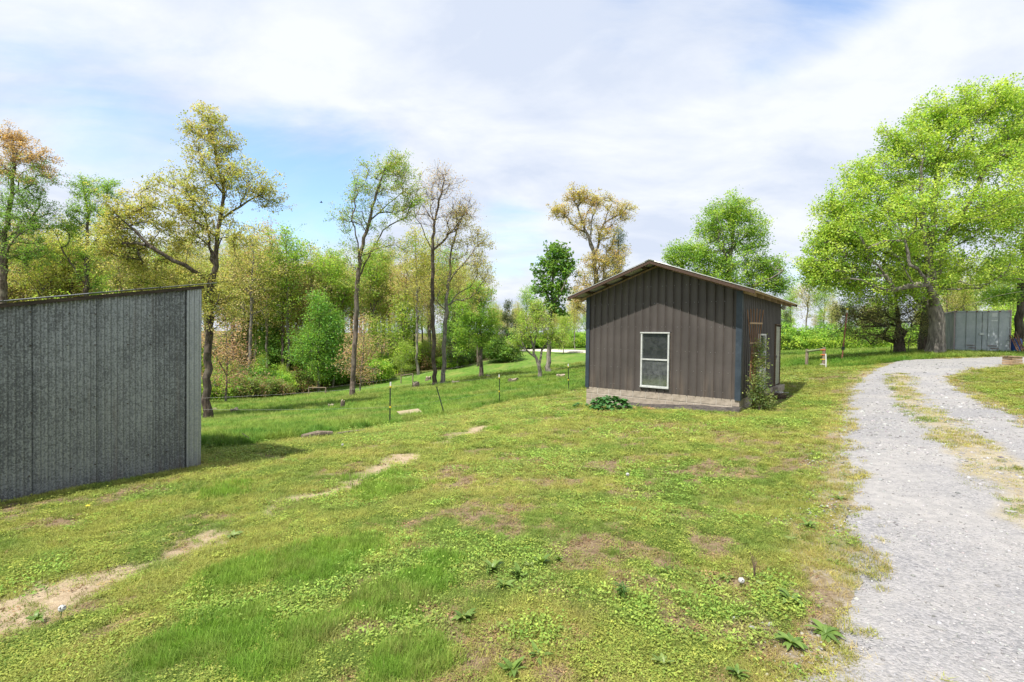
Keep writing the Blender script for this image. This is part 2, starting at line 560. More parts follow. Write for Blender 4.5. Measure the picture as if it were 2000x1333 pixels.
def ground_mat():
    t = NT('ground_grass')
    v = t.coord((1, 1, 1), obj_space=False)
    n_big = t.noise(v, 0.35, 4, 0.55)
    n_mid = t.noise(v, 2.2, 5, 0.6)
    n_fine = t.noise(v, 14, 6, 0.7)
    n_vf = t.noise(v, 60, 4, 0.7)
    soil = t.mix(t.range(n_fine, 0.35, 0.65), (0.13, 0.09, 0.055), (0.27, 0.20, 0.125))
    soil = t.mix(t.range(n_vf, 0.5, 0.68, 0, 0.6), soil, (0.36, 0.28, 0.18))
    green = t.mix(t.range(n_mid, 0.38, 0.62), (0.13, 0.19, 0.04), (0.21, 0.25, 0.065))
    green = t.mix(t.range(n_vf, 0.45, 0.65, 0, 0.6), green, (0.07, 0.105, 0.02))
    fieldg = t.mix(t.range(n_mid, 0.35, 0.65), (0.07, 0.15, 0.022), (0.14, 0.23, 0.04))
    fieldg = t.mix(t.range(n_big, 0.5, 0.7, 0, 0.6), fieldg, (0.24, 0.25, 0.07))
    green = t.mix(t.attr('field', out='Fac'), green, fieldg)
    green = t.mix(t.math('MULTIPLY', t.attr('lush', out='Fac'), 0.8), green, (0.055, 0.11, 0.015))
    f_soil = t.range(t.math('ADD', t.math('MULTIPLY', t.attr('worn', out='Fac'), 0.55), t.math('MULTIPLY', n_fine, 0.9)), 0.52, 0.82)
    f_soil = t.math('MULTIPLY', f_soil, t.math('SUBTRACT', 1.0, t.math('MULTIPLY', t.attr('field', out='Fac'), 0.85)))
    c = t.mix(f_soil, green, soil)
    verge = t.mix(t.range(n_fine, 0.35, 0.65), (0.29, 0.235, 0.13), (0.37, 0.34, 0.29))
    c = t.mix(t.math('MULTIPLY', t.attr('verge', out='Fac'), t.range(n_mid, 0.3, 0.6)), c, verge)
    tan = t.mix(t.range(n_fine, 0.3, 0.7), (0.34, 0.255, 0.165), (0.47, 0.38, 0.26))
    c = t.mix(t.math('MULTIPLY', t.attr('path', out='Fac'), t.range(n_mid, 0.25, 0.45)), c, tan)
    litter = t.mix(t.range(n_mid, 0.35, 0.65), (0.16, 0.105, 0.06), (0.13, 0.15, 0.04))
    c = t.mix(t.attr('litter', out='Fac'), c, litter)
    h = t.math('ADD', n_fine, t.math('MULTIPLY', n_vf, 0.5))
    return t.finish(t.principled(c, 0.95, 0, h, 0.03, 0.1))
M['ground'] = ground_mat()
me = mesh_np('ground', np.c_[GX.ravel(), GY.ravel(), GZ.ravel()], quads=quads, mats=(M['ground'],), smooth=True,
             attrs={k: mk[k] for k in ('path', 'worn', 'lush', 'field', 'litter', 'verge')})
tag(obj('ground', me), kind='structure')

# ---- gravel driveway: a crowned sheet with a ragged edge
def resample(pts, n):
    P = np.array([p[:2] for p in pts]); L = np.r_[0, np.cumsum(np.hypot(*np.diff(P, axis=0).T))]
    # smooth parametrisation by index so that left and right edges pair up
    t = np.linspace(0, len(P) - 1, n)
    # Catmull-Rom
    out = []
    for s in t:
        i = min(int(s), len(P) - 2); f = s - i
        p0 = P[max(i - 1, 0)]; p1 = P[i]; p2 = P[i + 1]; p3 = P[min(i + 2, len(P) - 1)]
        out.append(0.5 * ((2 * p1) + (-p0 + p2) * f + (2 * p0 - 5 * p1 + 4 * p2 - p3) * f * f + (-p0 + 3 * p1 - 3 * p2 + p3) * f ** 3))
    return np.array(out)
NR, NCc = 420, 60
dl = resample(DL, NR); dr = resample(DR, NR)
wid = np.hypot(*(dr - dl).T)[:, None]
dirn = (dr - dl) / wid
jl = (vn1(dl[:, 0], dl[:, 1], 3.0, 4) - 0.5) * 0.5
jr = (vn2(dr[:, 0], dr[:, 1], 3.0, 4) - 0.5) * 0.5
dl2 = dl + dirn * jl[:, None]; dr2 = dr + dirn * jr[:, None]
tt = np.linspace(0, 1, NCc)[None, :, None]
DP = dl2[:, None, :] * (1 - tt) + dr2[:, None, :] * tt
DX, DY = DP[..., 0], DP[..., 1]
edge = np.minimum(tt[..., 0], 1 - tt[..., 0]) * wid
DZ = gz(DX, DY) + 0.02 * sstep(edge, 0.0, 0.3) - 0.012 * (edge < 1e-6) + (vn1(DX, DY, 1.5, 3) - 0.5) * 0.03 * sstep(edge, 0, 0.4)
md = poly_dist(DX, DY, MIDL)
dry = (1 - sstep(md + (vn1(DX, DY, 1.6, 4) - 0.5) * 0.5, 0.12, 0.36))
rut = sstep(vn3(DX, DY, 0.8, 3), 0.35, 0.65)
i2, j2 = np.meshgrid(np.arange(NCc - 1), np.arange(NR - 1))
q0 = (j2 * NCc + i2).ravel()
dq = np.c_[q0, q0 + 1, q0 + NCc + 1, q0 + NCc]
def gravel_mat():
    t = NT('gravel')
    v = t.coord((1, 1, 1), obj_space=False)
    vo = t.add('ShaderNodeTexVoronoi'); t.l.new(v, vo.inputs['Vector']); vo.inputs['Scale'].default_value = 55
    sp = t.add('ShaderNodeSeparateColor'); t.l.new(vo.outputs['Color'], sp.inputs[0])
    n1 = t.noise(v, 0.9, 5, 0.6); n2 = t.noise(v, 9, 5, 0.65); n3 = t.noise(v, 45, 4, 0.7)
    st = t.mix(sp.outputs[0], (0.18, 0.18, 0.19), (0.35, 0.34, 0.345))
    dust = t.mix(t.range(n2, 0.35, 0.65), (0.28, 0.272, 0.268), (0.36, 0.345, 0.335))
    f = t.range(t.math('ADD', t.math('MULTIPLY', n1, 0.6), t.math('MULTIPLY', n3, 0.4)), 0.38, 0.6)
    c = t.mix(f, st, dust)
    c = t.mix(t.range(t.noise(v, 0.55, 3, 0.5), 0.5, 0.68, 0, 0.4), c, (0.22, 0.22, 0.235))
    c = t.mix(t.range(n3, 0.6, 0.75, 0, 0.35), c, (0.2, 0.2, 0.205))
    dryc = t.mix(t.range(n2, 0.35, 0.65), (0.29, 0.23, 0.12), (0.37, 0.33, 0.24))
    c = t.mix(t.math('MULTIPLY', t.attr('dry', out='Fac'), t.range(n2, 0.3, 0.55)), c, dryc)
    h = t.math('ADD', t.math('MULTIPLY', vo.outputs['Distance'], -0.8), n3)
    return t.finish(t.principled(c, 0.9, 0, h, 0.012, 0.2))
M['gravel'] = gravel_mat()
me = mesh_np('gravel_driveway', np.c_[DX.ravel(), DY.ravel(), DZ.ravel()], quads=dq, mats=(M['gravel'],), smooth=True, attrs={'dry': dry.ravel()})
tag(obj('gravel_driveway', me), kind='structure')

# ---- far gravel road behind the yard
def road_strip(name, pts, w):
    P = resample([np.array(p) for p in pts], 60)
    d = np.gradient(P, axis=0); d /= np.hypot(*d.T)[:, None]
    nrm = np.c_[-d[:, 1], d[:, 0]]
    V = []
    for s in (-1, -0.9, 0.9, 1):
        q = P + nrm * s * w / 2
        V.append(np.c_[q, gz(q[:, 0], q[:, 1]) + (0.14 if abs(s) < 1 else -0.2)])
    V = np.stack(V, 1)
    a, b = np.meshgrid(np.arange(3), np.arange(59))
    q0 = (b * 4 + a).ravel()
    me = mesh_np(name, V.reshape(-1, 3), quads=np.c_[q0, q0 + 1, q0 + 5, q0 + 4], mats=(M['far_road'],), smooth=True)
    return tag(obj(name, me), kind='structure')
M['far_road'] = simple_mat('far_road_gravel', (0.42, 0.38, 0.32), (0.56, 0.52, 0.46), 0.8)
road_strip('far_road', [(-4, 92, 0), (8, 76, 0), (20, 64, 0), (34, 58.5, 0), (46, 57, 0), (62, 55, 0), (90, 50, 0)], 4.0)
#NEXT
# ------------------------------------------------------------------ galvanized shed (left)
def galv_mat(name, dark):
    t = NT(name)
    v = t.coord((1, 1, 1))
    vo = t.add('ShaderNodeTexVoronoi'); vs_ = t.coord((1, 1, 0.8)); t.l.new(vs_, vo.inputs['Vector']); vo.inputs['Scale'].default_value = 75
    sp = t.add('ShaderNodeSeparateColor'); t.l.new(vo.outputs['Color'], sp.inputs[0])
    n1 = t.noise(v, 1.4, 5, 0.6, 0.5); n2 = t.noise(t.coord((9, 9, 0.5)), 1.0, 5, 0.6); n3 = t.noise(v, 40, 3, 0.6)
    oi = t.add('ShaderNodeObjectInfo')
    a, b = ((0.11, 0.118, 0.126), (0.29, 0.31, 0.325)) if dark else ((0.28, 0.30, 0.315), (0.37, 0.39, 0.40))
    f = t.math('ADD', t.math('MULTIPLY', sp.outputs[0], 0.55), t.math('MULTIPLY', n1, 0.75))
    f = t.math('ADD', f, t.math('MULTIPLY', n3, 0.3))
    f = t.math('ADD', f, t.math('MULTIPLY', t.math('SUBTRACT', oi.outputs['Random'], 0.5), 0.2))
    c = t.mix(t.range(f, 0.45, 1.15), a, b)
    c = t.mix(t.range(n2, 0.56, 0.72, 0, 0.35 if dark else 0.12), c, (0.15, 0.125, 0.115))
    sz = t.add('ShaderNodeSeparateXYZ'); t.l.new(t.coord((1, 1, 1)), sz.inputs[0])
    rust = t.math('MULTIPLY', t.range(t.math('ADD', sz.outputs[2], t.math('MULTIPLY', n1, 0.25)), 0.08, 0.4, 1.0, 0.0), t.range(n2, 0.4, 0.6))
    c = t.mix(t.math('MULTIPLY', rust, 0.5), c, (0.17, 0.12, 0.10))
    p = t.principled(c, t.range(f, 0.4, 1.2, 0.6, 0.38), 0.45 if dark else 0.6, n3, 0.0015, 0.5)
    return t.finish(p)
M['galv'] = galv_mat('galvanized_weathered', True)
M['galv_new'] = galv_mat('galvanized_bright', False)
M['old_wood'] = simple_mat('old_wood', (0.07, 0.05, 0.035), (0.2, 0.14, 0.095), 3, 0.85, (1, 12, 12), bump=0.004)
M['dark_wood'] = simple_mat('dark_wood', (0.025, 0.02, 0.016), (0.075, 0.055, 0.042), 3, 0.85, (2, 10, 10), bump=0.004)
M['screw'] = simple_mat('screw_metal', (0.3, 0.3, 0.3), (0.55, 0.55, 0.55), 10, 0.4, metal=0.8)
M['rust'] = simple_mat('rusty_steel', (0.10, 0.045, 0.025), (0.24, 0.11, 0.06), 9, 0.85)

K = at(389, 911, 7.35)
WD = np.array([0.523, 0.852])           # along the visible wall, towards its far corner
shed_rz = math.atan2(WD[1], WD[0])      # local x runs along the wall, local y runs away to the left
SZ = K[2] - 0.03
steel = empty('galvanized_shed', (K[0], K[1], SZ), shed_rz, 'weathered galvanized corrugated metal shed with sloping roof at left edge', 'shed')
SLOPE = 0.185
def top_z(x):
    return 2.75 + SLOPE * x              # x is 0 at the far corner, negative towards the camera
def corr_sheet(name, x0, x1, yoff, mat, parent, horiz=False, zb=0.0, fixed_top=None, amp=0.012, pitch=0.068, phase=0.0, rough_bottom=0.0):
    n = max(4, int((x1 - x0) / pitch * 8))
    xs = np.linspace(x0, x1, n + 1)
    dy = np.sin((xs + phase) / pitch * 2 * math.pi) * amp
    rows = []
    nrow = 7
    for r in range(nrow):
        f = r / (nrow - 1)
        zt = np.array([fixed_top if fixed_top is not None else top_z(x) for x in xs])
        zb_ = np.array([zb + rough_bottom * (vn1(x * 3, 1.0, 1.0) - 0.5) for x in xs])
        buckle = (vn2(xs * 1.2 + 7, np.full_like(xs, f * 3.0), 1.0, 2) - 0.5) * 0.02
        rows.append(np.c_[xs, yoff + dy + buckle, zb_ * (1 - f) + zt * f])
    V = np.concatenate(rows)
    w = n + 1
    a, b = np.meshgrid(np.arange(n), np.arange(nrow - 1))
    q0 = (b * w + a).ravel()
    me = mesh_np(name, V, quads=np.c_[q0, q0 + 1, q0 + w + 1, q0 + w], mats=(mat,), smooth=True)
    o = obj(name, me, parent)
    return o
# visible long wall: lapped sheets, each its own part (local -y faces the yard)
edges = [-0.16, -0.62, -1.23, -1.84, -2.45, -3.06, -3.67, -4.3]
for i, (a, b) in enumerate(zip(edges[:-1], edges[1:])):
    corr_sheet('corrugated_sheet', b - 0.02, a + 0.03, -0.012 - 0.004 * (i % 2), M['galv'], steel, phase=0.01 * i, rough_bottom=0.05)
corr_sheet('corner_sheet', -0.19, 0.012, -0.030, M['galv_new'], steel, phase=0.02)
# end wall at the far corner and back wall
endw = empty('end_wall', (0, 0, 0)); endw.parent = steel; endw.rotation_euler = (0, 0, rad(90))
for i in range(5):
    corr_sheet('corrugated_sheet', 0.0 + 0.62 * i - 0.01, 0.62 * (i + 1) + 0.02, -0.012 - 0.004 * (i % 2), M['galv'], endw, fixed_top=2.74)
for i, (a, b) in enumerate(zip(edges[:-1], edges[1:])):
    corr_sheet('back_sheet', b, a + 0.03, 3.1 + 0.004 * (i % 2), M['galv'], steel)
# roof: rake board under the metal edge, joined end to end, and corrugated roof sheets
b = MB()
b.beam((-4.4, -0.052, top_z(-4.4) + 0.0), (-2.25, -0.052, top_z(-2.25) + 0.002), 0.03, 0.05)
b.build('rake_board', M['dark_wood'], steel)
b = MB(); b.beam((-2.245, -0.056, top_z(-2.245) + 0.004), (0.03, -0.056, top_z(0.03) + 0.006), 0.03, 0.045)
b.build('rake_board', M['dark_wood'], steel)
for i in range(6):
    x1 = 0.22 - i * 0.78; x0 = x1 - 0.8
    n = 6
    V = []; Q = []
    ys = np.linspace(-0.11, 3.25, 400)
    for k, x in enumerate(np.linspace(x0, x1, n)):
        V.append(np.c_[np.full_like(ys, x), ys, top_z(x) + 0.052 + 0.008 * np.sin(ys / 0.068 * 2 * math.pi) + 0.004 * (i % 2)])
    V = np.concatenate(V)
    a_, b_ = np.meshgrid(np.arange(399), np.arange(n - 1))
    q0 = (b_ * 400 + a_).ravel()
    obj('roof_sheet', mesh_np('roof_sheet', V, quads=np.c_[q0, q0 + 1, q0 + 401, q0 + 400], mats=(M['galv'],), smooth=True), steel)
# nails on the visible wall
b = MB()
rr = random.Random(3)
for a in edges[:-1]:
    for z in (0.35, 1.1, 1.9, 2.3):
        for dx in (-0.05, -0.3):
            x = a + dx + rr.uniform(-0.02, 0.02)
            if z < top_z(x) - 0.1:
                b.box(x - 0.007, x + 0.007, -0.042, -0.03, z - 0.007, z + 0.007)
tag(b.build('nail_heads', M['dark_wood'], steel), kind='stuff')

# ------------------------------------------------------------------ dark board shed (centre right)
FW, FD = 4.65, 5.8                      # width of the gable front, depth
Rc = np.array([6.10, 12.90]); fdir = np.array([0.785, -0.62]); fdir = fdir / np.hypot(*fdir)
Lc = Rc - fdir * FW
brown = empty('brown_metal_shed', (Lc[0], Lc[1], 0.0), math.atan2(fdir[1], fdir[0]), 'dark brown gabled metal shed on concrete block foundation beside the driveway', 'shed')
def siding_mat():
    t = NT('brown_siding')
    v = t.coord((1, 1, 1))
    n1 = t.noise(v, 0.8, 5, 0.6); n2 = t.noise(t.coord((6, 6, 0.6)), 1.0, 4, 0.6); n3 = t.noise(v, 55, 2, 0.6)
    f = t.math('ADD', t.math('MULTIPLY', n1, 0.8), t.math('MULTIPLY', n2, 0.2))
    c = t.mix(t.range(f, 0.35, 0.65), (0.060, 0.0515, 0.048), (0.086, 0.074, 0.069))
    c = t.mix(t.range(n3, 0.62, 0.75, 0, 0.35), c, (0.17, 0.15, 0.135))
    sz = t.add('ShaderNodeSeparateXYZ'); t.l.new(v, sz.inputs[0])
    dust = t.math('MULTIPLY', t.range(sz.outputs[2], 0.1, 0.9, 0.35, 0.0), t.range(n2, 0.4, 0.7))
    c = t.mix(dust, c, (0.22, 0.17, 0.13))
    return t.finish(t.principled(c, 0.55, 0, n3, 0.001, 0.4))
M['siding'] = siding_mat()
M['trim_blue'] = simple_mat('blue_grey_trim', (0.022, 0.034, 0.048), (0.042, 0.058, 0.078), 2, 0.5)
M['block'] = simple_mat('concrete_block', (0.25, 0.21, 0.17), (0.41, 0.35, 0.285), 6, 0.95, bump=0.006)
M['mortar'] = simple_mat('mortar', (0.42, 0.38, 0.33), (0.54, 0.50, 0.44), 14, 0.95)
M['rake'] = simple_mat('brown_stained_board', (0.04, 0.024, 0.016), (0.095, 0.056, 0.037), 3, 0.8, (10, 1.2, 10))
M['new_wood'] = simple_mat('raw_lumber', (0.30, 0.20, 0.12), (0.46, 0.33, 0.21), 3, 0.8, (10, 1.2, 10))
M['roof_metal'] = simple_mat('roof_metal', (0.50, 0.50, 0.49), (0.64, 0.64, 0.62), 2, 0.4, metal=0.4)
M['interior'] = simple_mat('interior_dark', (0.04, 0.033, 0.028), (0.09, 0.072, 0.058), 3, 0.9)
M['alu'] = simple_mat('window_aluminium', (0.50, 0.51, 0.50), (0.66, 0.67, 0.65), 12, 0.45, metal=0.3)
M['white_panel'] = simple_mat('chalky_white_panel', (0.42, 0.40, 0.38), (0.66, 0.65, 0.63), 5, 0.8)
M['door_green'] = simple_mat('grey_green_door', (0.24, 0.25, 0.19), (0.34, 0.35, 0.28), 3, 0.6)
def glass_mat(name, dust):
    t = NT(name)
    v = t.coord((1, 1, 1))
    n = t.noise(v, 5, 5, 0.65, 0.6); n2 = t.noise(t.coord((3, 3, 0.7)), 4, 5, 0.6)
    g = t.add('ShaderNodeBsdfGlossy'); g.inputs['Roughness'].default_value = 0.03; g.inputs['Color'].default_value = (0.9, 0.95, 0.97, 1)
    tr = t.add('ShaderNodeBsdfTransparent'); tr.inputs['Color'].default_value = (0.62, 0.68, 0.66, 1)
    di = t.add('ShaderNodeBsdfDiffuse'); di.inputs['Color'].default_value = (0.36, 0.38, 0.38, 1)
    fr = t.add('ShaderNodeFresnel'); fr.inputs['IOR'].default_value = 1.6
    m1 = t.add('ShaderNodeMixShader'); t.l.new(t.math('ADD', fr.outputs[0], 0.16), m1.inputs[0]); t.l.new(tr.outputs[0], m1.inputs[1]); t.l.new(g.outputs[0], m1.inputs[2])
    m2 = t.add('ShaderNodeMixShader'); t.l.new(t.range(t.math('ADD', n, t.math('MULTIPLY', n2, 0.6)), 0.55, 1.05, dust * 0.35, dust), m2.inputs[0])
    t.l.new(m1.outputs[0], m2.inputs[1]); t.l.new(di.outputs[0], m2.inputs[2])
    return t.finish(m2)
M['glass'] = glass_mat('dusty_glass', 0.12)
M['glass_dusty'] = glass_mat('very_dusty_glass', 0.3)

ZS = 0.05                               # bottom of the siding
APEX, RSL = 3.90, 0.353                 # roof top at the ridge and slope
def roof_z(x):
    return APEX - RSL * abs(x - FW / 2)
SP = FW / 20
def siding_strip(x0, x1, z0, zt0, zt1, parent, name='siding_panel'):
    # pan with a trapezoid rib on its left edge, outward is -y
    prof = [(0.0, 0.012), (0.003, -0.022), (0.020, -0.022), (0.024, 0.012), (0.034, 0.012), (0.037, 0.0), (x1 - x0, 0.0)]
    mid = (zt0 + zt1) / 2
    V, Q = [], []
    for (dx, dy) in prof:
        f = dx / (x1 - x0)
        V.append((x0 + dx, dy, z0)); V.append((x0 + dx, dy, zt0 * (1 - f) + zt1 * f))
    for i in range(len(prof) - 1):
        Q.append((2 * i, 2 * i + 2, 2 * i + 3, 2 * i + 1))
    return obj(name, mesh_np(name, V, quads=Q, mats=(M['siding'],)), parent)
WX0, WX1, WZ0, WZ1 = 1.865, 2.735, 0.20, 1.84
for i in range(20):
    x0, x1 = i * SP, (i + 1) * SP
    zt0, zt1 = roof_z(x0) - 0.13, roof_z(x1) - 0.13
    if x1 > WX0 + 0.02 and x0 < WX1 - 0.02:
        siding_strip(x0, x1, WZ1 + 0.01, zt0, zt1, brown)
        siding_strip(x0, x1, ZS, WZ0 - 0.01, WZ0 - 0.01, brown)
    else:
        siding_strip(x0, x1, ZS, zt0, zt1, brown)
# right side wall: local frame turned so that its outward side is -y
rwall = empty('side_wall', (FW, 0, 0)); rwall.parent = brown; rwall.rotation_euler = (0, 0, rad(90))
DX0, DX1, DZ0, DZ1 = 2.15, 3.05, 0.12, 1.84
EX0, EX1, EZ1 = 4.66, 5.56, 2.16
ztw = roof_z(0) - 0.13
for i in range(25):
    x0, x1 = i * FD / 25, (i + 1) * FD / 25
    if x1 > DX0 + 0.02 and x0 < DX1 - 0.02:
        siding_strip(x0, x1, DZ1 + 0.01, ztw, ztw, rwall)
    elif x1 > EX0 + 0.02 and x0 < EX1 - 0.02:
        siding_strip(x0, x1, EZ1 + 0.03, ztw, ztw, rwall)
    else:
        siding_strip(x0, x1, ZS, ztw, ztw, rwall)
lwall = empty('side_wall', (0, FD, 0)); lwall.parent = brown; lwall.rotation_euler = (0, 0, rad(-90))
for i in range(25):
    siding_strip(i * FD / 25, (i + 1) * FD / 25, ZS, ztw, ztw, lwall)
bwall = empty('back_wall', (FW, FD, 0)); bwall.parent = brown; bwall.rotation_euler = (0, 0, rad(180))
for i in range(20):
    x0, x1 = i * SP, (i + 1) * SP
    siding_strip(x0, x1, ZS, roof_z(x0) - 0.13, roof_z(x1) - 0.13, bwall)
# corner trim
for (x0, x1, y0, y1) in ((-0.03, 0.10, -0.032, -0.022), (FW - 0.115, FW + 0.03, -0.032, -0.022), (FW + 0.022, FW + 0.032, -0.021, 0.10), (-0.032, -0.022, -0.021, 0.10)):
    MB().box(x0, x1, y0, y1, ZS - 0.02, ztw + 0.01).build('corner_trim', M['trim_blue'], brown)
# inner shell keeps the building dark inside: walls with the openings left out, floor, ceiling
b = MB()
T = 0.06
b.box(0.02, WX0 - 0.01, 0.01, T, 0, ztw); b.box(WX1 + 0.01, FW - 0.02, 0.01, T, 0, ztw)
b.box(WX0 - 0.01, WX1 + 0.01, 0.01, T, WZ1 + 0.01, ztw); b.box(WX0 - 0.01, WX1 + 0.01, 0.01, T, 0, WZ0 - 0.01)
b.box(0.02, 0.02 + T, T, FD - 0.02, 0, ztw)
b.box(0.02 + T, FW - 0.02, FD - T, FD - 0.02, 0, ztw)
b.box(FW - 0.02 - T, FW - 0.02, T, DX0 - 0.01, 0, ztw); b.box(FW - 0.02 - T, FW - 0.02, DX1 + 0.01, FD - T, 0, ztw)
b.box(FW - 0.02 - T, FW - 0.02, DX0 - 0.01, DX1 + 0.01, DZ1 + 0.01, ztw); b.box(FW - 0.02 - T, FW - 0.02, DX0 - 0.01, DX1 + 0.01, 0, DZ0 - 0.01)
b.build('inner_wall', M['interior'], brown)
MB().box(0.08, FW - 0.08, 0.06, FD - 0.06, -0.02, 0.02).build('floor_slab', M['block'], brown)
for px_ in (2.33, 2.6):
    MB().box(px_, px_ + 0.09, 0.55, 0.64, 0.02, 2.9 if px_ > 2.4 else 1.35).build('interior_post', M['new_wood'], brown)
MB().box(2.0, 3.6, 0.56, 0.62, 1.28, 1.36).build('interior_shelf', M['new_wood'], brown)
# front window: frame, meeting rail, sill, two panes
win = MB()
fy0, fy1 = -0.045, 0.03
win.box(WX0, WX0 + 0.045, fy0, fy1, WZ0, WZ1); win.box(WX1 - 0.045, WX1, fy0, fy1, WZ0, WZ1)
win.box(WX0 + 0.045, WX1 - 0.045, fy0, fy1, WZ0, WZ0 + 0.05); win.box(WX0 + 0.045, WX1 - 0.045, fy0, fy1, WZ1 - 0.035, WZ1)
wo_ = win.build('window', M['alu'], brown)
MB().box(WX0 - 0.02, WX1 + 0.02, -0.062, -0.0455, WZ1 - 0.03, WZ1 + 0.008).build('head_flashing', M['alu'], wo_)
mz = WZ0 + 0.83
MB().box(WX0 + 0.046, WX1 - 0.046, -0.038, 0.015, mz - 0.022, mz + 0.022).build('meeting_rail', M['alu'], wo_)
MB().box(WX0 - 0.005, WX1 + 0.005, -0.06, -0.0455, WZ0 - 0.012, WZ0 + 0.03).build('sill', M['alu'], wo_)
MB().box(WX0 + 0.046, WX1 - 0.046, 0.0, 0.004, mz + 0.023, WZ1 - 0.036).build('pane', M['glass'], wo_)
MB().box(WX0 + 0.046, WX1 - 0.046, -0.014, -0.010, WZ0 + 0.051, mz - 0.023).build('pane', M['glass_dusty'], wo_)
# side door with a glazed top
dr_ = MB()
dr_.box(DX0, DX0 + 0.06, -0.05, 0.03, DZ0, DZ1); dr_.box(DX1 - 0.06, DX1, -0.05, 0.03, DZ0, DZ1)
dr_.box(DX0 + 0.06, DX1 - 0.06, -0.05, 0.03, DZ1 - 0.05, DZ1); dr_.box(DX0 + 0.06, DX1 - 0.06, -0.05, 0.03, DZ0, DZ0 + 0.05)
do_ = dr_.build('glazed_door', M['white_panel'], rwall)
MB().box(DX0 + 0.061, DX1 - 0.061, -0.03, 0.01, DZ0 + 0.051, DZ0 + 0.80).build('lower_panel', M['white_panel'], do_, 0.006)
MB().box(DX0 + 0.061, DX1 - 0.061, -0.028, 0.008, DZ0 + 0.803, DZ0 + 1.02).build('middle_panel', M['new_wood'], do_)
MB().box(DX0 + 0.061, DX1 - 0.061, -0.012, -0.006, DZ0 + 1.023, DZ1 - 0.051).build('pane', M['glass_dusty'], do_)
# far service door
fd = MB(); fd.box(EX0 + 0.05, EX1 - 0.05, -0.02, 0.03, 0.1, EZ1 - 0.05)
fo = fd.build('plank_door', M['door_green'], rwall, 0.004)
MB().box(EX0, EX0 + 0.049, -0.05, 0.03, 0.06, EZ1).box(EX1 - 0.049, EX1, -0.05, 0.03, 0.06, EZ1).box(EX0 - 0.04, EX1 + 0.04, -0.07, 0.02, EZ1 + 0.001, EZ1 + 0.028).build('door_frame', M['old_wood'], fo)
MB().box(EX0 + 0.12, EX0 + 0.15, -0.07, -0.02, 1.0, 1.12).build('door_handle', M['screw'], fo)
MB().box(EX0 - 0.1, FD + 0.02, -0.16, 0.0, -0.35, 0.045).build('concrete_step', M['block'], rwall, 0.01)
# foundation: mortar core and single blocks
b = MB(); b.box(0.009, FW - 0.009, 0.009, 0.2, -0.95, ZS - 0.01); b.build('mortar_bed', M['mortar'], brown)
b = MB(); b.box(FW - 0.2, FW - 0.012, 0.2, FD, -0.6, ZS - 0.01); b.build('mortar_bed', M['mortar'], brown)
b = MB(); b.box(0.012, 0.2, 0.2, FD, -0.95, ZS - 0.01); b.build('mortar_bed', M['mortar'], brown)
blockmeshes = {}
def block(x0, x1, z0, z1, par, seed):
    L = round(x1 - x0, 3)
    key = (L, seed % 3)
    if key not in blockmeshes:
        r = random.Random(seed)
        blockmeshes[key] = MB().box(0, L, 0, 0.19, 0, z1 - z0).mesh('concrete_block', M['block'], 0.006)
    r = random.Random(seed * 7 + 1)
    return obj('concrete_block', blockmeshes[key], par, (x0, r.uniform(-0.004, 0.004), z0))
def courses(par, length, nrow, seed0):
    s = seed0
    for r in range(nrow):
        z1 = ZS - 0.002 - r * 0.203; z0 = z1 - 0.186
        x = 0.0 if r % 2 == 0 else -0.203
        while x < length - 0.02:
            a, e = max(x, 0.0), min(x + 0.388, length)
            if e - a > 0.08:
                block(a, e, z0, z1, par, s)
            s += 1
            x += 0.406
courses(brown, FW, 4, 1)
courses(rwall, FD, 2, 200)
# roof: two slopes of ribbed metal, ridge cap, rake boards, purlins, rafters, fascia
OF, OB, OL, OR = 0.60, 0.45, 0.42, 0.47
def roof_sheet(x_e, side):
    # one slope split into sheets along the depth
    n = 8
    y0, y1 = -OF, FD + OB
    for k in range(n):
        a, e = y0 + (y1 - y0) * k / n, y0 + (y1 - y0) * (k + 1) / n
        ys = np.linspace(a, e, 33)
        ph = (np.arange(33) % 8)
        lift = np.where((ph == 0) | (ph == 1), 0.018, 0.0)
        V = []
        for x in (FW / 2, x_e):
            V.append(np.c_[np.full(33, x), ys, roof_z(x) + 0.006 + lift + 0.002 * (k % 2)])
        for x in (FW / 2, x_e):
            V.append(np.c_[np.full(33, x), ys, roof_z(x) + 0.002 + lift * 0 - 0.004 * (k % 2)])
        V = np.concatenate(V)
        Q = []
        for i in range(32):
            q = (i, i + 1, 33 + i + 1, 33 + i)
            Q.append(q if side > 0 else q[::-1])
            q = (66 + i, 99 + i, 99 + i + 1, 66 + i + 1)
            Q.append(q if side > 0 else q[::-1])
            Q.append((33 + i, 33 + i + 1, 99 + i + 1, 99 + i))
        Q.append((0, 33, 99, 66)); Q.append((32, 98, 131, 65))
        obj('roof_sheet', mesh_np('roof_sheet', V, quads=Q, mats=(M['roof_metal'],)), brown)
roof_sheet(-OL, -1); roof_sheet(FW + OR, 1)
b = MB()
for s in (-1, 1):
    b.beam((FW / 2 + s * 0.004, FD / 2 - 0.08, APEX + 0.031), (FW / 2 + s * 0.14, FD / 2 - 0.08, APEX + 0.031 - RSL * 0.14), FD + OF + OB + 0.02, 0.006)
b.build('ridge_cap', M['roof_metal'], brown)
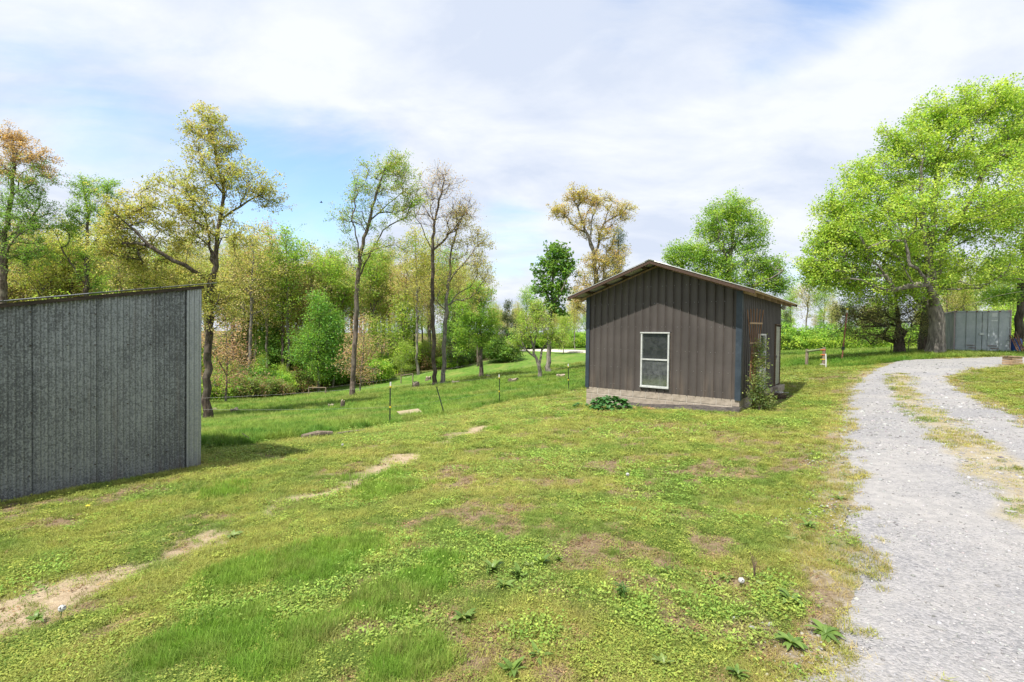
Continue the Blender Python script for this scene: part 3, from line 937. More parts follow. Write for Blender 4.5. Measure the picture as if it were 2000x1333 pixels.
for s, xe in ((-1, -OL + 0.02), (1, FW + OR - 0.03)):
    xi = FW / 2 + s * 0.001
    for y in (-OF + 0.03, FD + OB - 0.03):
        zt = -0.004
        hh = 0.088
        p = [(xi, y - 0.019, roof_z(xi) + zt - hh), (xe, y - 0.019, roof_z(xe) + zt - hh), (xe, y + 0.019, roof_z(xe) + zt - hh), (xi, y + 0.019, roof_z(xi) + zt - hh),
             (xi, y - 0.019, roof_z(xi) + zt), (xe, y - 0.019, roof_z(xe) + zt), (xe, y + 0.019, roof_z(xe) + zt), (xi, y + 0.019, roof_z(xi) + zt)]
        MB().hexa(p).build('rake_board', M['rake'], brown)
    # purlins on the flat, running front to back; their ends show under the overhang
    for f in (0.12, 0.36, 0.58, 0.8, 0.97):
        x = FW / 2 + (xe - FW / 2) * f
        zc = roof_z(x) - 0.030
        b = MB(); b.beam((x, -OF + 0.052, zc), (x, FD + OB - 0.052, zc), 0.085, 0.045, up=(RSL * s, 0, 1))
        b.build('purlin', M['rake' if f < 0.9 else 'new_wood'], brown)
    # rafters below the purlins with tails at the eaves
    for y in (0.08, 1.0, 1.95, 2.9, 3.85, 4.8, 5.7):
        a, e = FW / 2, xe - s * 0.10
        if abs(y - 0.08) < 1e-6: e = xe - s * 0.10
        p = []
        for (zo) in (0.16, 0.055):
            p += [(a, y - 0.019, roof_z(a) - zo), (e, y - 0.019, roof_z(e) - zo), (e, y + 0.019, roof_z(e) - zo), (a, y + 0.019, roof_z(a) - zo)]
        MB().hexa(p).build('rafter', M['new_wood'], brown)
# screws on the front
b = MB(); rr = random.Random(9)
for i in range(20):
    x = i * SP + 0.05
    for z in (0.22, 0.75, 1.3, 2.0, 2.7, 3.2):
        if z < roof_z(x) - 0.25 and not (WX0 - 0.02 < x < WX1 + 0.02 and z < WZ1 + 0.05):
            xx = x + rr.choice((0.0, 0.12)) + rr.uniform(-0.006, 0.006)
            b.box(xx - 0.006, xx + 0.006, -0.008, -0.0005, z - 0.006, z + 0.006)
tag(b.build('screw_heads', M['screw'], brown), kind='stuff')
# small flood lamp under the right eave near the far corner
fl = MB().box(FD - 0.14, FD - 0.02, -0.17, -0.03, 2.72, 2.90).build('flood_lamp', M['alu'], rwall, 0.02)
MB().box(FD - 0.10, FD - 0.06, -0.03, -0.001, 2.77, 2.85).build('bracket', M['screw'], fl)
# ------------------------------------------------------------------ freight container under the big tree
P1 = at(1862, 690.5, 29.5); P2 = at(1974, 691.5, 28.2)
cdir = (P2 - P1)[:2]; CWD = float(np.hypot(*cdir)); cdir = cdir / CWD
CH, CL = 2.58, 6.06
cont = empty('freight_container', (P1[0], P1[1], min(P1[2], P2[2]) + 0.02), math.atan2(cdir[1], cdir[0]), 'grey steel freight container with double doors parked behind the large maple', 'container')
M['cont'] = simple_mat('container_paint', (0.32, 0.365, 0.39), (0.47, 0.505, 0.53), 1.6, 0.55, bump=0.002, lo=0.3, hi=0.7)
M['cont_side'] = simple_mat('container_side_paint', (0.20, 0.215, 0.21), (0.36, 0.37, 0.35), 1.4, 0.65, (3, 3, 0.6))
M['cont_frame'] = simple_mat('container_frame_faded', (0.34, 0.27, 0.30), (0.44, 0.36, 0.38), 3, 0.6)
M['rubber'] = simple_mat('black_gasket', (0.012, 0.012, 0.014), (0.03, 0.03, 0.03), 6, 0.7)
M['decal'] = simple_mat('white_decal', (0.55, 0.58, 0.60), (0.68, 0.70, 0.72), 12, 0.6)
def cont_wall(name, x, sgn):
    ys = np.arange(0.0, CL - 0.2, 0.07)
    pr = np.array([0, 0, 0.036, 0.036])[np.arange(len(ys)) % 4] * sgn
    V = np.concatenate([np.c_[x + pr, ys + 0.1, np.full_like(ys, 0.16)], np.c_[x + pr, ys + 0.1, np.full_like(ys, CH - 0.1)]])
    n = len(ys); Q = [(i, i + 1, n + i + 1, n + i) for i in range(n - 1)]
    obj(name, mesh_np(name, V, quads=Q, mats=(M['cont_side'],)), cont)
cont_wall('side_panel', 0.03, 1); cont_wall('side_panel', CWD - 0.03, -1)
MB().box(0.05, CWD - 0.05, 0.02, CL - 0.02, CH - 0.05, CH - 0.015).build('roof_panel', M['cont_side'], cont)
MB().box(0.05, CWD - 0.05, 0.1, CL - 0.05, 0.1, 0.14).build('floor_panel', M['cont_side'], cont)
MB().box(0.05, CWD - 0.05, CL - 0.06, CL - 0.03, 0.14, CH - 0.05).build('end_panel', M['cont_side'], cont)
for x in (0.0, CWD - 0.06):
    MB().box(x, x + 0.06, 0.0, 0.1, 0.11, CH - 0.11).build('corner_post', M['cont_frame'], cont, 0.006)
    MB().box(x, x + 0.06, CL - 0.1, CL, 0.11, CH - 0.11).build('corner_post', M['cont_frame'], cont, 0.006)
    MB().box(x, x + 0.06, 0.17, CL - 0.17, CH - 0.09, CH - 0.004).build('top_rail', M['cont_frame'], cont, 0.006)
    MB().box(x, x + 0.06, 0.17, CL - 0.17, 0.004, 0.15).build('bottom_rail', M['cont_frame'], cont, 0.006)
    for y in (-0.01, CL - 0.16):
        for z in (0.0, CH - 0.11):
            cx_ = x if x == 0 else x - 0.10
            co = MB().box(cx_ - 0.004, cx_ + 0.164, y, y + 0.175, z, z + 0.109).build('corner_casting', M['cont_frame'], cont, 0.008)
            if y < 0:
                MB().tube([(cx_ + 0.08, y - 0.003, z + 0.055), (cx_ + 0.08, y + 0.02, z + 0.055)], 0.028, 10).build('lock_hole', M['rubber'], co)
MB().box(0.165, CWD - 0.165, 0.0, 0.08, CH - 0.10, CH - 0.01).build('door_header', M['cont'], cont)
MB().box(0.165, CWD - 0.165, 0.0, 0.08, 0.01, 0.11).build('door_sill', M['cont'], cont)
half = (CWD - 0.12) / 2
for k in range(2):
    x0 = 0.062 + k * (half + 0.002); x1 = x0 + half - 0.006
    door = MB().box(x0, x1, 0.032, 0.075, 0.115, CH - 0.105).build('door', M['cont'], cont)
    # gasket lines, raised panels between the lock bars
    MB().box(x0, x0 + 0.012, 0.026, 0.0318, 0.115, CH - 0.105).build('gasket', M['rubber'], door)
    bars = (x0 + half * (0.42 if k == 0 else 0.22), x0 + half * (0.80 if k == 0 else 0.62))
    xs_ = [x0 + 0.02, bars[0] - 0.03, bars[1] - 0.03, x1 - 0.012]
    for a, e in zip(xs_[:-1], xs_[1:]):
        MB().box(a + 0.02, e - 0.012, 0.022, 0.0315, 0.2, CH - 0.16).build('raised_panel', M['cont'], door, 0.006)
    for bx_ in bars:
        lb = MB().tube([(bx_, 0.005, 0.06), (bx_, 0.005, CH - 0.05)], 0.017, 8).build('lock_bar', M['cont'], door)
        for z in (0.075, CH - 0.075):
            MB().box(bx_ - 0.045, bx_ + 0.045, -0.012, 0.02, z - 0.03, z + 0.03).build('cam_keeper', M['rust'], lb)
        MB().box(bx_ - 0.022, bx_ + 0.022, -0.014, 0.024, 1.30, 1.36).build('bar_guide', M['cont'], lb)
    hz = 0.50 if k == 0 else 0.48
    MB().beam((bars[0], -0.02, hz), (bars[0] + 0.38, -0.022, hz - 0.01), 0.02, 0.03).build('lock_handle', M['rust'], door)
    MB().beam((bars[0] + 0.12, -0.02, hz - 0.15), (bars[0] + 0.46, -0.022, hz - 0.17), 0.02, 0.03).build('lock_handle', M['rust'], door)
    hx = x0 - 0.03 if k == 0 else x1 - 0.10
    for z in (0.32, 0.86, 1.55, 2.2):
        MB().box(hx, hx + 0.13, 0.0, 0.021, z - 0.035, z + 0.035).build('hinge', M['cont'], door)
xm = CWD / 2
MB().box(xm - 0.11, xm + 0.11, -0.03, 0.02, 1.12, 1.24).build('lock_box', M['decal'], cont, 0.006)
# markings: white square and two number lines on the right door
MB().box(xm + 0.42, xm + 0.66, 0.0185, 0.0215, 2.20, 2.44).build('white_plate', M['decal'], cont)
MB().box(xm + 0.30, xm + 0.62, 0.0185, 0.0215, 0.20, 0.27).build('white_plate', M['decal'], cont)
def lettering(name, body, size, loc, parent, mat, extrude=0.001):
    cu = bpy.data.curves.new(name, 'FONT')
    cu.body = body; cu.size = size; cu.extrude = extrude
    cu.align_x = 'CENTER'
    tmp = bpy.data.objects.new(name, cu)
    COL.objects.link(tmp)
    bpy.context.view_layer.update()
    dg = bpy.context.evaluated_depsgraph_get()
    me = bpy.data.meshes.new_from_object(tmp.evaluated_get(dg))
    bpy.data.objects.remove(tmp)
    me.materials.clear(); me.materials.append(mat)
    return obj(name, me, parent, loc, (rad(90), 0, 0))
lettering('number_marking', '1297', 0.12, (xm + 0.53, 0.020, 2.06), cont, M['decal'])
pl = MB().box(xm + 0.41, xm + 0.67, 0.0185, 0.0212, 1.93, 2.02).build('number_plate', M['decal'], cont)
#NEXT
# ------------------------------------------------------------------ trees
def nrm(v):
    return v / (np.linalg.norm(v) + 1e-9)

class Tree:
    """skeleton grown from given limbs towards leaf clumps, then tubes and leaves"""
    def __init__(s, seed):
        s.r = np.random.default_rng(seed)
        cap = 40000
        s.p = np.zeros((cap, 3)); s.par = np.full(cap, -1, int); s.d = np.zeros((cap, 3)); s.n = 0
        s.ok = np.zeros(cap, bool)
        s.tips = []
    def node(s, p, par, ok=True):
        i = s.n; s.n += 1
        s.p[i] = p; s.par[i] = par; s.ok[i] = ok
        s.d[i] = nrm(p - s.p[par]) if par >= 0 else (0, 0, 1)
        return i
    def limb(s, pts, step=0.5, clear=0.0, wob=0.05):
        pts = [np.array(p, float) for p in pts]
        if s.n == 0:
            cur = s.node(pts[0], -1, False)
        else:
            D = np.linalg.norm(s.p[:s.n] - pts[0], axis=1)
            cur = int(np.argmin(D))
        for i in range(len(pts) - 1):
            p0 = pts[max(i - 1, 0)]; p1 = pts[i]; p2 = pts[i + 1]; p3 = pts[min(i + 2, len(pts) - 1)]
            L = np.linalg.norm(p2 - p1); k = max(1, int(round(L / step)))
            for j in range(1, k + 1):
                f = j / k
                q = 0.5 * ((2 * p1) + (-p0 + p2) * f + (2 * p0 - 5 * p1 + 4 * p2 - p3) * f * f + (-p0 + 3 * p1 - 3 * p2 + p3) * f ** 3)
                q = q + s.r.normal(0, wob, 3) * (0.3 if f == 1 else 1)
                cur = s.node(q, cur, q[2] >= clear)
        s.tips.append(cur)
    def clumps(s, ells, jitter=0.0):
        out = []
        for (c, r, n, shell) in ells:
            c = np.array(c); r = np.array(r)
            v = s.r.normal(size=(n, 3)); v /= np.linalg.norm(v, axis=1)[:, None]
            rr_ = s.r.random(n) ** shell
            out.append(c + v * rr_[:, None] * r)
        return np.concatenate(out)
    def grow(s, C, seg=0.6, bend=0.35, wob=0.06):
        D = np.min(np.linalg.norm(C[:, None, :] - s.p[None, :s.n, :], axis=2) + np.where(s.ok[:s.n], 0, 50)[None], axis=1)
        order = np.argsort(D * s.r.uniform(0.85, 1.15, len(D)))
        for ci in order:
            c = C[ci]
            v = c[None] - s.p[:s.n]
            L = np.linalg.norm(v, axis=1) + 1e-6
            ca = np.einsum('ij,ij->i', v, s.d[:s.n]) / L
            down = v[:, 2] / L
            cost = L * (1.3 - 0.45 * ca) * np.where(down < -0.15, 1.5, 1.0) * np.where(L < 0.12, 3, 1)
            cost = np.where(s.ok[:s.n], cost, 1e6)
            q = int(np.argmin(cost))
            P0 = s.p[q]; Lq = L[q]
            mid = P0 + nrm(nrm(v[q]) + s.d[q] * 0.6 + np.array([0, 0, bend])) * Lq * 0.5
            k = max(1, int(round(Lq / seg)))
            cur = q
            for j in range(1, k + 1):
                f = j / k
                pt = (1 - f) ** 2 * P0 + 2 * f * (1 - f) * mid + f * f * c
                if f < 1: pt = pt + s.r.normal(0, wob * min(Lq, 1.5), 3)
                cur = s.node(pt, cur)
            s.tips.append(cur)
    def twigs(s, k, L):
        base = list(s.tips)
        for t in base:
            for _ in range(k):
                i = t
                for _ in range(s.r.integers(0, 2)):
                    if s.par[i] >= 0: i = s.par[i]
                d = nrm(s.d[i] * 0.7 + s.r.normal(0, 0.55, 3) + np.array([0, 0, 0.35]))
                l = L * s.r.uniform(0.5, 1.2)
                a = s.node(s.p[i] + d * l * 0.5, i)
                d2 = nrm(d + s.r.normal(0, 0.25, 3))
                s.tips.append(s.node(s.p[a] + d2 * l * 0.5, a))
    def tubes(s, r_base, r_tip, flare=0.5, flare_h=0.5):
        n = s.n
        cnt = np.zeros(n)
        has = np.zeros(n, bool)
        has[s.par[1:n]] = True
        cnt[~has] = 1
        for i in range(n - 1, 0, -1):
            cnt[s.par[i]] += cnt[i]
        ex = math.log(r_base / r_tip) / math.log(max(cnt[0], 2))
        R = r_tip * cnt ** ex
        # trunk radius falls steadily with height even where nothing branches off
        R = R * (1 - 0.22 * np.clip(s.p[:n, 2] / max(s.p[:n, 2].max(), 1), 0, 1))
        R = R * (1 + flare * np.exp(-np.maximum(s.p[:n, 2], 0) / flare_h) * (R > r_base * 0.4))
        best = np.full(n, -1)
        for i in range(1, n):
            p = s.par[i]
            if best[p] < 0 or cnt[i] > cnt[best[p]]:
                best[p] = i
        dirn = s.d[:n].copy()
        for i in range(n):
            if best[i] >= 0:
                dirn[i] = nrm(dirn[i] + s.d[best[i]])
        V, Q = [], []
        nb = 0
        for sides, lo, hi in ((10, r_base * 0.35, 1e9), (6, r_tip * 4, r_base * 0.35), (3, 0, r_tip * 4)):
            idx = np.arange(1, n)
            idx = idx[(R[idx] >= lo) & (R[idx] < hi)]
            if len(idx) == 0: continue
            par = s.par[idx]
            main = best[par] == idx
            d0 = np.where(main[:, None], dirn[par], s.d[idx])
            r0 = np.where(main & (R[par] < R[idx] * 2.2), R[par], R[idx] * 1.12)
            d1 = dirn[idx]; r1 = R[idx]
            th = np.arange(sides) * 2 * math.pi / sides
            def ring(P, D, rr_):
                ref = np.where(np.abs(D[:, 0:1]) < 0.85, np.array([[1.0, 0, 0]]), np.array([[0, 1.0, 0]]))
                A = np.cross(D, ref); A /= np.linalg.norm(A, axis=1)[:, None]
                B = np.cross(D, A)
                return P[:, None, :] + rr_[:, None, None] * (A[:, None, :] * np.cos(th)[None, :, None] + B[:, None, :] * np.sin(th)[None, :, None])
            a = ring(s.p[par], d0, r0); b = ring(s.p[idx], d1, r1)
            m = len(idx)
            V.append(np.concatenate([a, b], 1).reshape(-1, 3))
            k = np.arange(sides); k2 = (k + 1) % sides
            q = np.stack([k, k2, sides + k2, sides + k], 1)[None] + (np.arange(m) * 2 * sides)[:, None, None] + nb
            Q.append(q.reshape(-1, 4)); nb += m * 2 * sides
        return np.concatenate(V), np.concatenate(Q)
    def leaves(s, per, sigma, size, palette, droop=0.3, hgrad=None, clump_var=0.12, aspect=0.6, jit=0.14, stray=0.0):
        T = np.array(s.tips)
        C = s.p[T]
        n = len(T) * per
        ci = np.repeat(np.arange(len(T)), per)
        t = s.r.random(n) * 0.8
        par = s.par[T]
        base = C[ci] * (1 - t[:, None] * 0.5) + s.p[par][ci] * (t[:, None] * 0.5)
        P = base + np.clip(s.r.normal(0, 1, (n, 3)), -1.6, 1.6) * sigma * np.array([1, 1, 0.7])
        pal = np.array([p[0] for p in palette]); wt = np.array([p[1] for p in palette], float); wt /= wt.sum()
        cc_ = pal[s.r.choice(len(pal), len(T), p=wt)]
        if hgrad is not None:
            zt, zb, colr = hgrad
            f = np.clip((C[:, 2] - zb) / (zt - zb), 0, 1)[:, None]
            pick = s.r.random((len(T), 1)) < f
            cc_ = np.where(pick, np.array(colr), cc_)
        cc_ = cc_ * s.r.uniform(1 - clump_var, 1 + clump_var, (len(T), 1))
        col = cc_[ci] * s.r.normal(1, jit, (n, 1)) + s.r.normal(0, 0.012, (n, 3))
        col = np.clip(col * 1.38 + 0.02, 0.012, 0.8)
        return leaf_mesh(s.r, P, size, col, droop, aspect)

def leaf_mesh(r, P, size, col, droop=0.3, aspect=0.6):
    n = len(P)
    ax = r.normal(size=(n, 3)); ax[:, 2] = ax[:, 2] * 0.7 - droop
    ax /= np.linalg.norm(ax, axis=1)[:, None]
    up = r.normal(size=(n, 3)) * 0.7 + np.array([0, 0, 1.0])
    sd = np.cross(ax, up); sd /= (np.linalg.norm(sd, axis=1)[:, None] + 1e-6)
    nm = np.cross(sd, ax)
    L = (size * r.uniform(0.65, 1.3, n))[:, None]
    Wd = L * aspect * 0.5
    a = P - ax * L * 0.5
    tip = P + ax * L * 0.5
    fold = nm * Wd * 0.35
    lft = P - ax * L * 0.08 + sd * Wd + fold
    rgt = P - ax * L * 0.08 - sd * Wd + fold
    V = np.stack([a, lft, tip, rgt], 1).reshape(-1, 3)
    i4 = np.arange(n) * 4
    tris = np.concatenate([np.stack([i4, i4 + 2, i4 + 1], 1), np.stack([i4, i4 + 3, i4 + 2], 1)])
    return V, tris, np.repeat(col, 4, axis=0)

def place_tree(name, label, loc, tube, leaf, bark, rz=0.0, group=None, cat='tree', trunk_name='trunk', crown_name='crown', scale=1.0):
    root = empty(name, loc, rz, label, cat, group)
    root.scale = (scale,) * 3
    if isinstance(tube, tuple):
        tube = mesh_np(trunk_name, tube[0], quads=tube[1], mats=(bark,), smooth=True)
    obj(trunk_name, tube, root)
    if leaf is not None:
        if isinstance(leaf, tuple):
            leaf = mesh_np(crown_name, leaf[0], tris=leaf[1], color=leaf[2], mats=(M['leaf'],))
        obj(crown_name, leaf, root)
    return root, tube, leaf

# colours of fresh April foliage
YG = (0.37, 0.37, 0.105); YG2 = (0.29, 0.34, 0.085); FG = (0.20, 0.34, 0.045); FG2 = (0.15, 0.28, 0.035); DG = (0.085, 0.18, 0.03)
PINK = (0.44, 0.27, 0.18); TAN = (0.42, 0.35, 0.18); ORG = (0.42, 0.29, 0.14); GOLD = (0.41, 0.37, 0.10); LIME = (0.32, 0.44, 0.06); CED = (0.055, 0.085, 0.035); CED2 = (0.12, 0.13, 0.055)

def hero(name, label, bx, by, Y, limbs, ells, r_base, r_tip=0.008, seed=1, per=30, sigma=0.28, size=0.17, palette=((FG, 1),), bark='bark', clear=0.0,
         seg=0.6, twigs=(0, 0.4), hgrad=None, droop=0.3, depth=0.85, wob=0.05, bend=0.35, flare=0.5, aspect=0.6, clump_var=0.14, ground=True, lift=0.0, lwob=0.11):
    """limbs / ells are given in photograph pixels at the tree's own distance and turned into metres round its foot"""
    base = at(bx, by, Y)
    if ground:
        base[2] = g1(base[0], base[1]) - 0.05
    m = Y / FPX
    zb = at(bx, by, Y)[2]
    def loc(p):
        q = at(p[0], p[1], Y)
        return np.array([q[0] - base[0], (p[2] if len(p) > 2 else 0.0), q[2] - base[2]])
    t = Tree(seed)
    for i, L in enumerate(limbs):
        pts = [loc(p) for p in L]
        if i == 0: pts[0] = np.array([0, 0, -0.25])
        t.limb(pts, 0.5, clear, wob if i == 0 else lwob)
    E = []
    for (ex, ey, rx, ry, n, *rest) in ells:
        c = loc((ex, ey, rest[0] if rest else 0.0))
        sh = rest[1] if len(rest) > 1 else 0.5
        E.append((c, (rx * m, rx * m * depth, ry * m), n, sh))
    C = t.clumps(E)
    t.grow(C, seg, bend, 0.06)
    if twigs[0]:
        t.twigs(*twigs)
    tb = t.tubes(r_base, r_tip, flare)
    lf = None
    if per:
        hg = None
        if hgrad: hg = (loc((0, hgrad[0]))[2], loc((0, hgrad[1]))[2], hgrad[2])
        lf = t.leaves(per, sigma, size, palette, droop, hg, clump_var, aspect)
    return place_tree(name, label, tuple(base), tb, lf, M[bark])

# big white oak behind the galvanized shed
hero('oak_tree', 'tall spreading yellow-green oak rising behind the far corner of the galvanized shed', 404, 822, 26,
     [[(404, 822), (404, 740), (408, 640), (411, 575), (421, 500), (428, 440), (437, 380), (424, 320), (412, 270), (395, 225)],
      [(408, 545), (390, 530, -0.6), (350, 505, -1.2), (310, 465, -1.6), (280, 425, -2), (255, 400, -2.2)],
      [(405, 600), (370, 560, 1.0), (330, 520, 2.0), (300, 505, 2.5)],
      [(413, 520), (395, 490, 0.8), (378, 440, 1.2), (358, 385, 1.5), (340, 360, 1.5)],
      [(430, 440), (445, 410, 0.3), (470, 385, 0.8), (495, 370, 1.0), (500, 345, 1.0), (520, 330, 1)],
      [(495, 370), (515, 388, 0.6), (540, 395, 0.8)],
      [(420, 500), (390, 440, -1), (375, 435, -1.6), (340, 415, -2)],
      [(436, 380), (420, 345, -0.8), (400, 320, -1.2)],
      [(422, 495), (445, 470, -0.6), (470, 475, -1.2)],
      [(410, 640), (425, 610, -0.4), (440, 590, -0.6), (448, 560, -0.8)]],
     [(395, 245, 40, 32, 26), (375, 262, 26, 16, 10), (430, 285, 40, 30, 26), (420, 330, 60, 34, 40), (350, 375, 58, 40, 50), (470, 360, 52, 40, 46), (510, 375, 28, 24, 20, 0.8), (400, 420, 60, 40, 40),
      (300, 420, 55, 42, 46, -1), (265, 455, 40, 45, 34, -1.5), (330, 480, 70, 50, 46), (290, 530, 55, 35, 34), (455, 470, 40, 35, 20), (420, 560, 55, 45, 24), (440, 620, 28, 40, 12), (380, 300, 25, 20, 8), (370, 555, 60, 28, 20), (270, 500, 45, 40, 40, -0.8), (240, 480, 35, 40, 24, -1.2), (345, 440, 50, 40, 30, 1.0), (420, 600, 50, 36, 24), (300, 560, 55, 24, 20, 0.5)],
     0.20, 0.007, seed=21, per=15, sigma=0.14, size=0.105, palette=((YG, 5), (YG2, 3), (GOLD, 2), (TAN, 1)), bark='bark_dark', clear=4.5, seg=0.5, twigs=(4, 0.55), clump_var=0.18, depth=0.75, lwob=0.05)
# tall leaning tree in the pasture
hero('leaning_tree', 'tall slender tree leaning right in the pasture with sparse light green crown', 688, 777, 36,
     [[(688, 777), (691, 700), (695, 620), (699, 545), (706, 490), (722, 430), (738, 370), (757, 320)],
      [(700, 540), (715, 500, 0.6), (735, 455, 1.2), (762, 410, 1.6), (795, 385, 2.0)],
      [(704, 500), (700, 450, -0.8), (702, 400, -1.2), (705, 365, -1.5)],
      [(712, 500), (745, 490, -1), (790, 497, -1.6), (820, 500, -2)],
      [(722, 430), (750, 390, 1.2), (780, 360, 1.6), (805, 340, 1.8)]],
     [(762, 325, 42, 30, 40), (735, 350, 45, 34, 34), (790, 360, 32, 34, 34), (705, 375, 34, 30, 24), (790, 410, 34, 26, 26), (680, 430, 32, 30, 22), (735, 420, 45, 40, 26), (750, 490, 50, 26, 18), (690, 500, 34, 34, 18), (800, 480, 24, 16, 8), (690, 560, 30, 22, 6), (810, 392, 22, 18, 12)],
     0.18, 0.007, seed=33, per=12, sigma=0.16, size=0.115, palette=((FG, 4), (YG2, 4), (YG, 2)), bark='bark', clear=7.5, seg=0.6, twigs=(4, 0.6), clump_var=0.2, lwob=0.06)
# nearly bare tree
hero('bare_tree', 'tall nearly leafless tree with straight dark trunk behind the leaning fence post', 849, 756, 40,
     [[(849, 756), (847, 650), (845, 560), (845, 490), (850, 430), (862, 380), (870, 340)],
      [(845, 495), (830, 455, -0.8), (815, 420, -1.2), (822, 370, -1.4), (835, 345, -1.4)],
      [(846, 490), (870, 460, 0.8), (895, 425, 1.2), (915, 395, 1.4)],
      [(849, 440), (838, 400, 0.8), (842, 355, 1), (860, 335, 1.2)],
      [(845, 520), (815, 470, 1.2), (795, 440, 1.6)]],
     [(868, 355, 34, 32, 60), (840, 385, 38, 40, 60), (900, 410, 32, 28, 50), (880, 430, 30, 34, 30), (815, 420, 24, 34, 30), (860, 450, 32, 28, 20)],
     0.17, 0.006, seed=5, per=2, sigma=0.3, size=0.11, palette=((TAN, 2), (PINK, 1)), bark='bark_dark', clear=8.5, seg=0.7, twigs=(5, 0.7), lwob=0.05)
hero('tan_budding_tree', 'tall grey-barked tree with thin yellow-tan buds just right of the leafless tree', 866, 753, 41,
     [[(866, 753), (867, 690), (871, 620), (875, 560), (880, 500), (892, 450), (905, 415)],
      [(876, 555), (895, 530, -0.8), (925, 500, -1.2), (945, 470, -1.5)],
      [(873, 600), (895, 570, 1.0), (925, 555, 1.5)],
      [(876, 545), (860, 510, 1), (855, 480, 1.4)],
      [(872, 610), (850, 580, -1), (835, 560, -1.5)]],
     [(905, 435, 34, 26, 40), (930, 480, 34, 30, 44), (880, 480, 36, 32, 30), (935, 530, 28, 26, 26), (890, 540, 40, 32, 30), (860, 560, 34, 30, 20), (935, 585, 24, 26, 16), (950, 560, 16, 20, 8)],
     0.18, 0.007, seed=8, per=8, sigma=0.17, size=0.12, palette=((YG, 4), (GOLD, 3), (TAN, 2)), bark='bark_grey', clear=6.0, twigs=(4, 0.7), lwob=0.06)
hero('young_green_tree', 'medium fresh green tree with low crown at right end of the woods', 940, 739, 46,
     [[(940, 739), (939, 690), (938, 640), (936, 590), (934, 560)], [(938, 660), (915, 640, 0.6), (900, 630, 1)], [(938, 650), (958, 630, -0.6), (970, 615, -1)]],
     [(934, 575, 30, 30, 40), (925, 615, 36, 36, 70), (950, 640, 26, 34, 50), (905, 650, 22, 28, 30), (935, 665, 34, 26, 40), (905, 680, 16, 18, 14)],
     0.19, 0.01, seed=9, per=24, sigma=0.24, size=0.15, palette=((FG, 5), (LIME, 2), (FG2, 3)), bark='bark', clear=2.5, twigs=(2, 0.5))
hero('dogwood_tree', 'small spreading pale-leaved tree with forked trunk left of the brown shed', 1055, 741, 38,
     [[(1055, 741), (1053, 715), (1047, 700), (1042, 680), (1035, 655), (1028, 625)], [(1050, 708), (1060, 685, 0.6), (1072, 665, 0.8), (1080, 640, 1)], [(1046, 698), (1025, 680, -0.5), (1010, 665, -0.8)], [(1042, 680), (1050, 650, 0.5), (1052, 615, 0.6)]],
     [(1045, 630, 34, 34, 60), (1020, 650, 26, 24, 40), (1075, 655, 26, 26, 40), (1050, 600, 18, 14, 14), (1095, 668, 16, 14, 12), (1008, 672, 14, 12, 14)],
     0.15, 0.008, seed=12, per=9, sigma=0.13, size=0.11, palette=((YG2, 4), (LIME, 2), (FG, 2)), bark='bark_grey', clear=1.4, twigs=(4, 0.45), flare=0.35)
hero('poplar_tree', 'upright dark green tree with glossy leaves standing behind the small spreading tree', 1072, 730, 45,
     [[(1072, 730), (1073, 660), (1076, 600), (1080, 540), (1085, 485)], [(1077, 590), (1063, 555, 0.5), (1062, 520, 0.8)], [(1077, 600), (1095, 570, -0.6), (1108, 540, -0.8)]],
     [(1087, 495, 24, 22, 30), (1070, 520, 24, 26, 34), (1102, 525, 22, 28, 34), (1060, 560, 22, 22, 24), (1092, 570, 26, 28, 34), (1075, 605, 24, 18, 14), (1100, 610, 12, 10, 6)],
     0.22, 0.012, seed=14, per=9, sigma=0.2, size=0.26, palette=((DG, 3), (FG2, 4), ((0.12, 0.24, 0.05), 3)), bark='bark_grey', clear=5, aspect=0.8, twigs=(2, 0.6))
hero('golden_oak_tree', 'tall golden-brown budding tree rising behind the left side of the brown shed', 1170, 720, 44,
     [[(1170, 720), (1168, 640), (1165, 560), (1160, 510), (1148, 460), (1132, 420), (1120, 385)], [(1162, 520), (1172, 470, 0.8), (1185, 430, 1.2), (1205, 415, 1.5)], [(1158, 500), (1152, 450, -0.8), (1160, 410, -1.2), (1185, 392, -1.4)], [(1165, 560), (1190, 530, -1), (1205, 510, -1.4)], [(1165, 570), (1145, 545, 1), (1132, 530, 1.4)], [(1148, 460), (1125, 440, 0.6), (1100, 410, 1)]],
     [(1128, 385, 26, 16, 30), (1095, 412, 24, 14, 26), (1165, 395, 36, 16, 36), (1212, 415, 28, 18, 34), (1150, 440, 45, 28, 34), (1185, 455, 32, 26, 22), (1175, 520, 44, 34, 60), (1145, 560, 34, 34, 40), (1200, 500, 26, 28, 30), (1140, 600, 26, 30, 24)],
     0.28, 0.012, seed=16, per=12, sigma=0.17, size=0.13, palette=((GOLD, 4), (ORG, 3), (TAN, 2), ((0.36, 0.33, 0.06), 3)), bark='bark_grey', clear=6, twigs=(4, 0.6), clump_var=0.2, lwob=0.07)
hero('pine_tree', 'dark pine top showing behind the golden-brown budding tree', 1206, 712, 62,
     [[(1206, 712), (1206, 600), (1207, 500), (1208, 448)]],
     [(1208, 470, 14, 22, 30), (1206, 510, 17, 24, 40), (1205, 560, 20, 34, 40)],
     0.25, 0.015, seed=17, per=40, sigma=0.4, size=0.34, palette=((CED, 3), ((0.06, 0.10, 0.045), 3)), bark='bark_dark', clear=8, aspect=0.16)
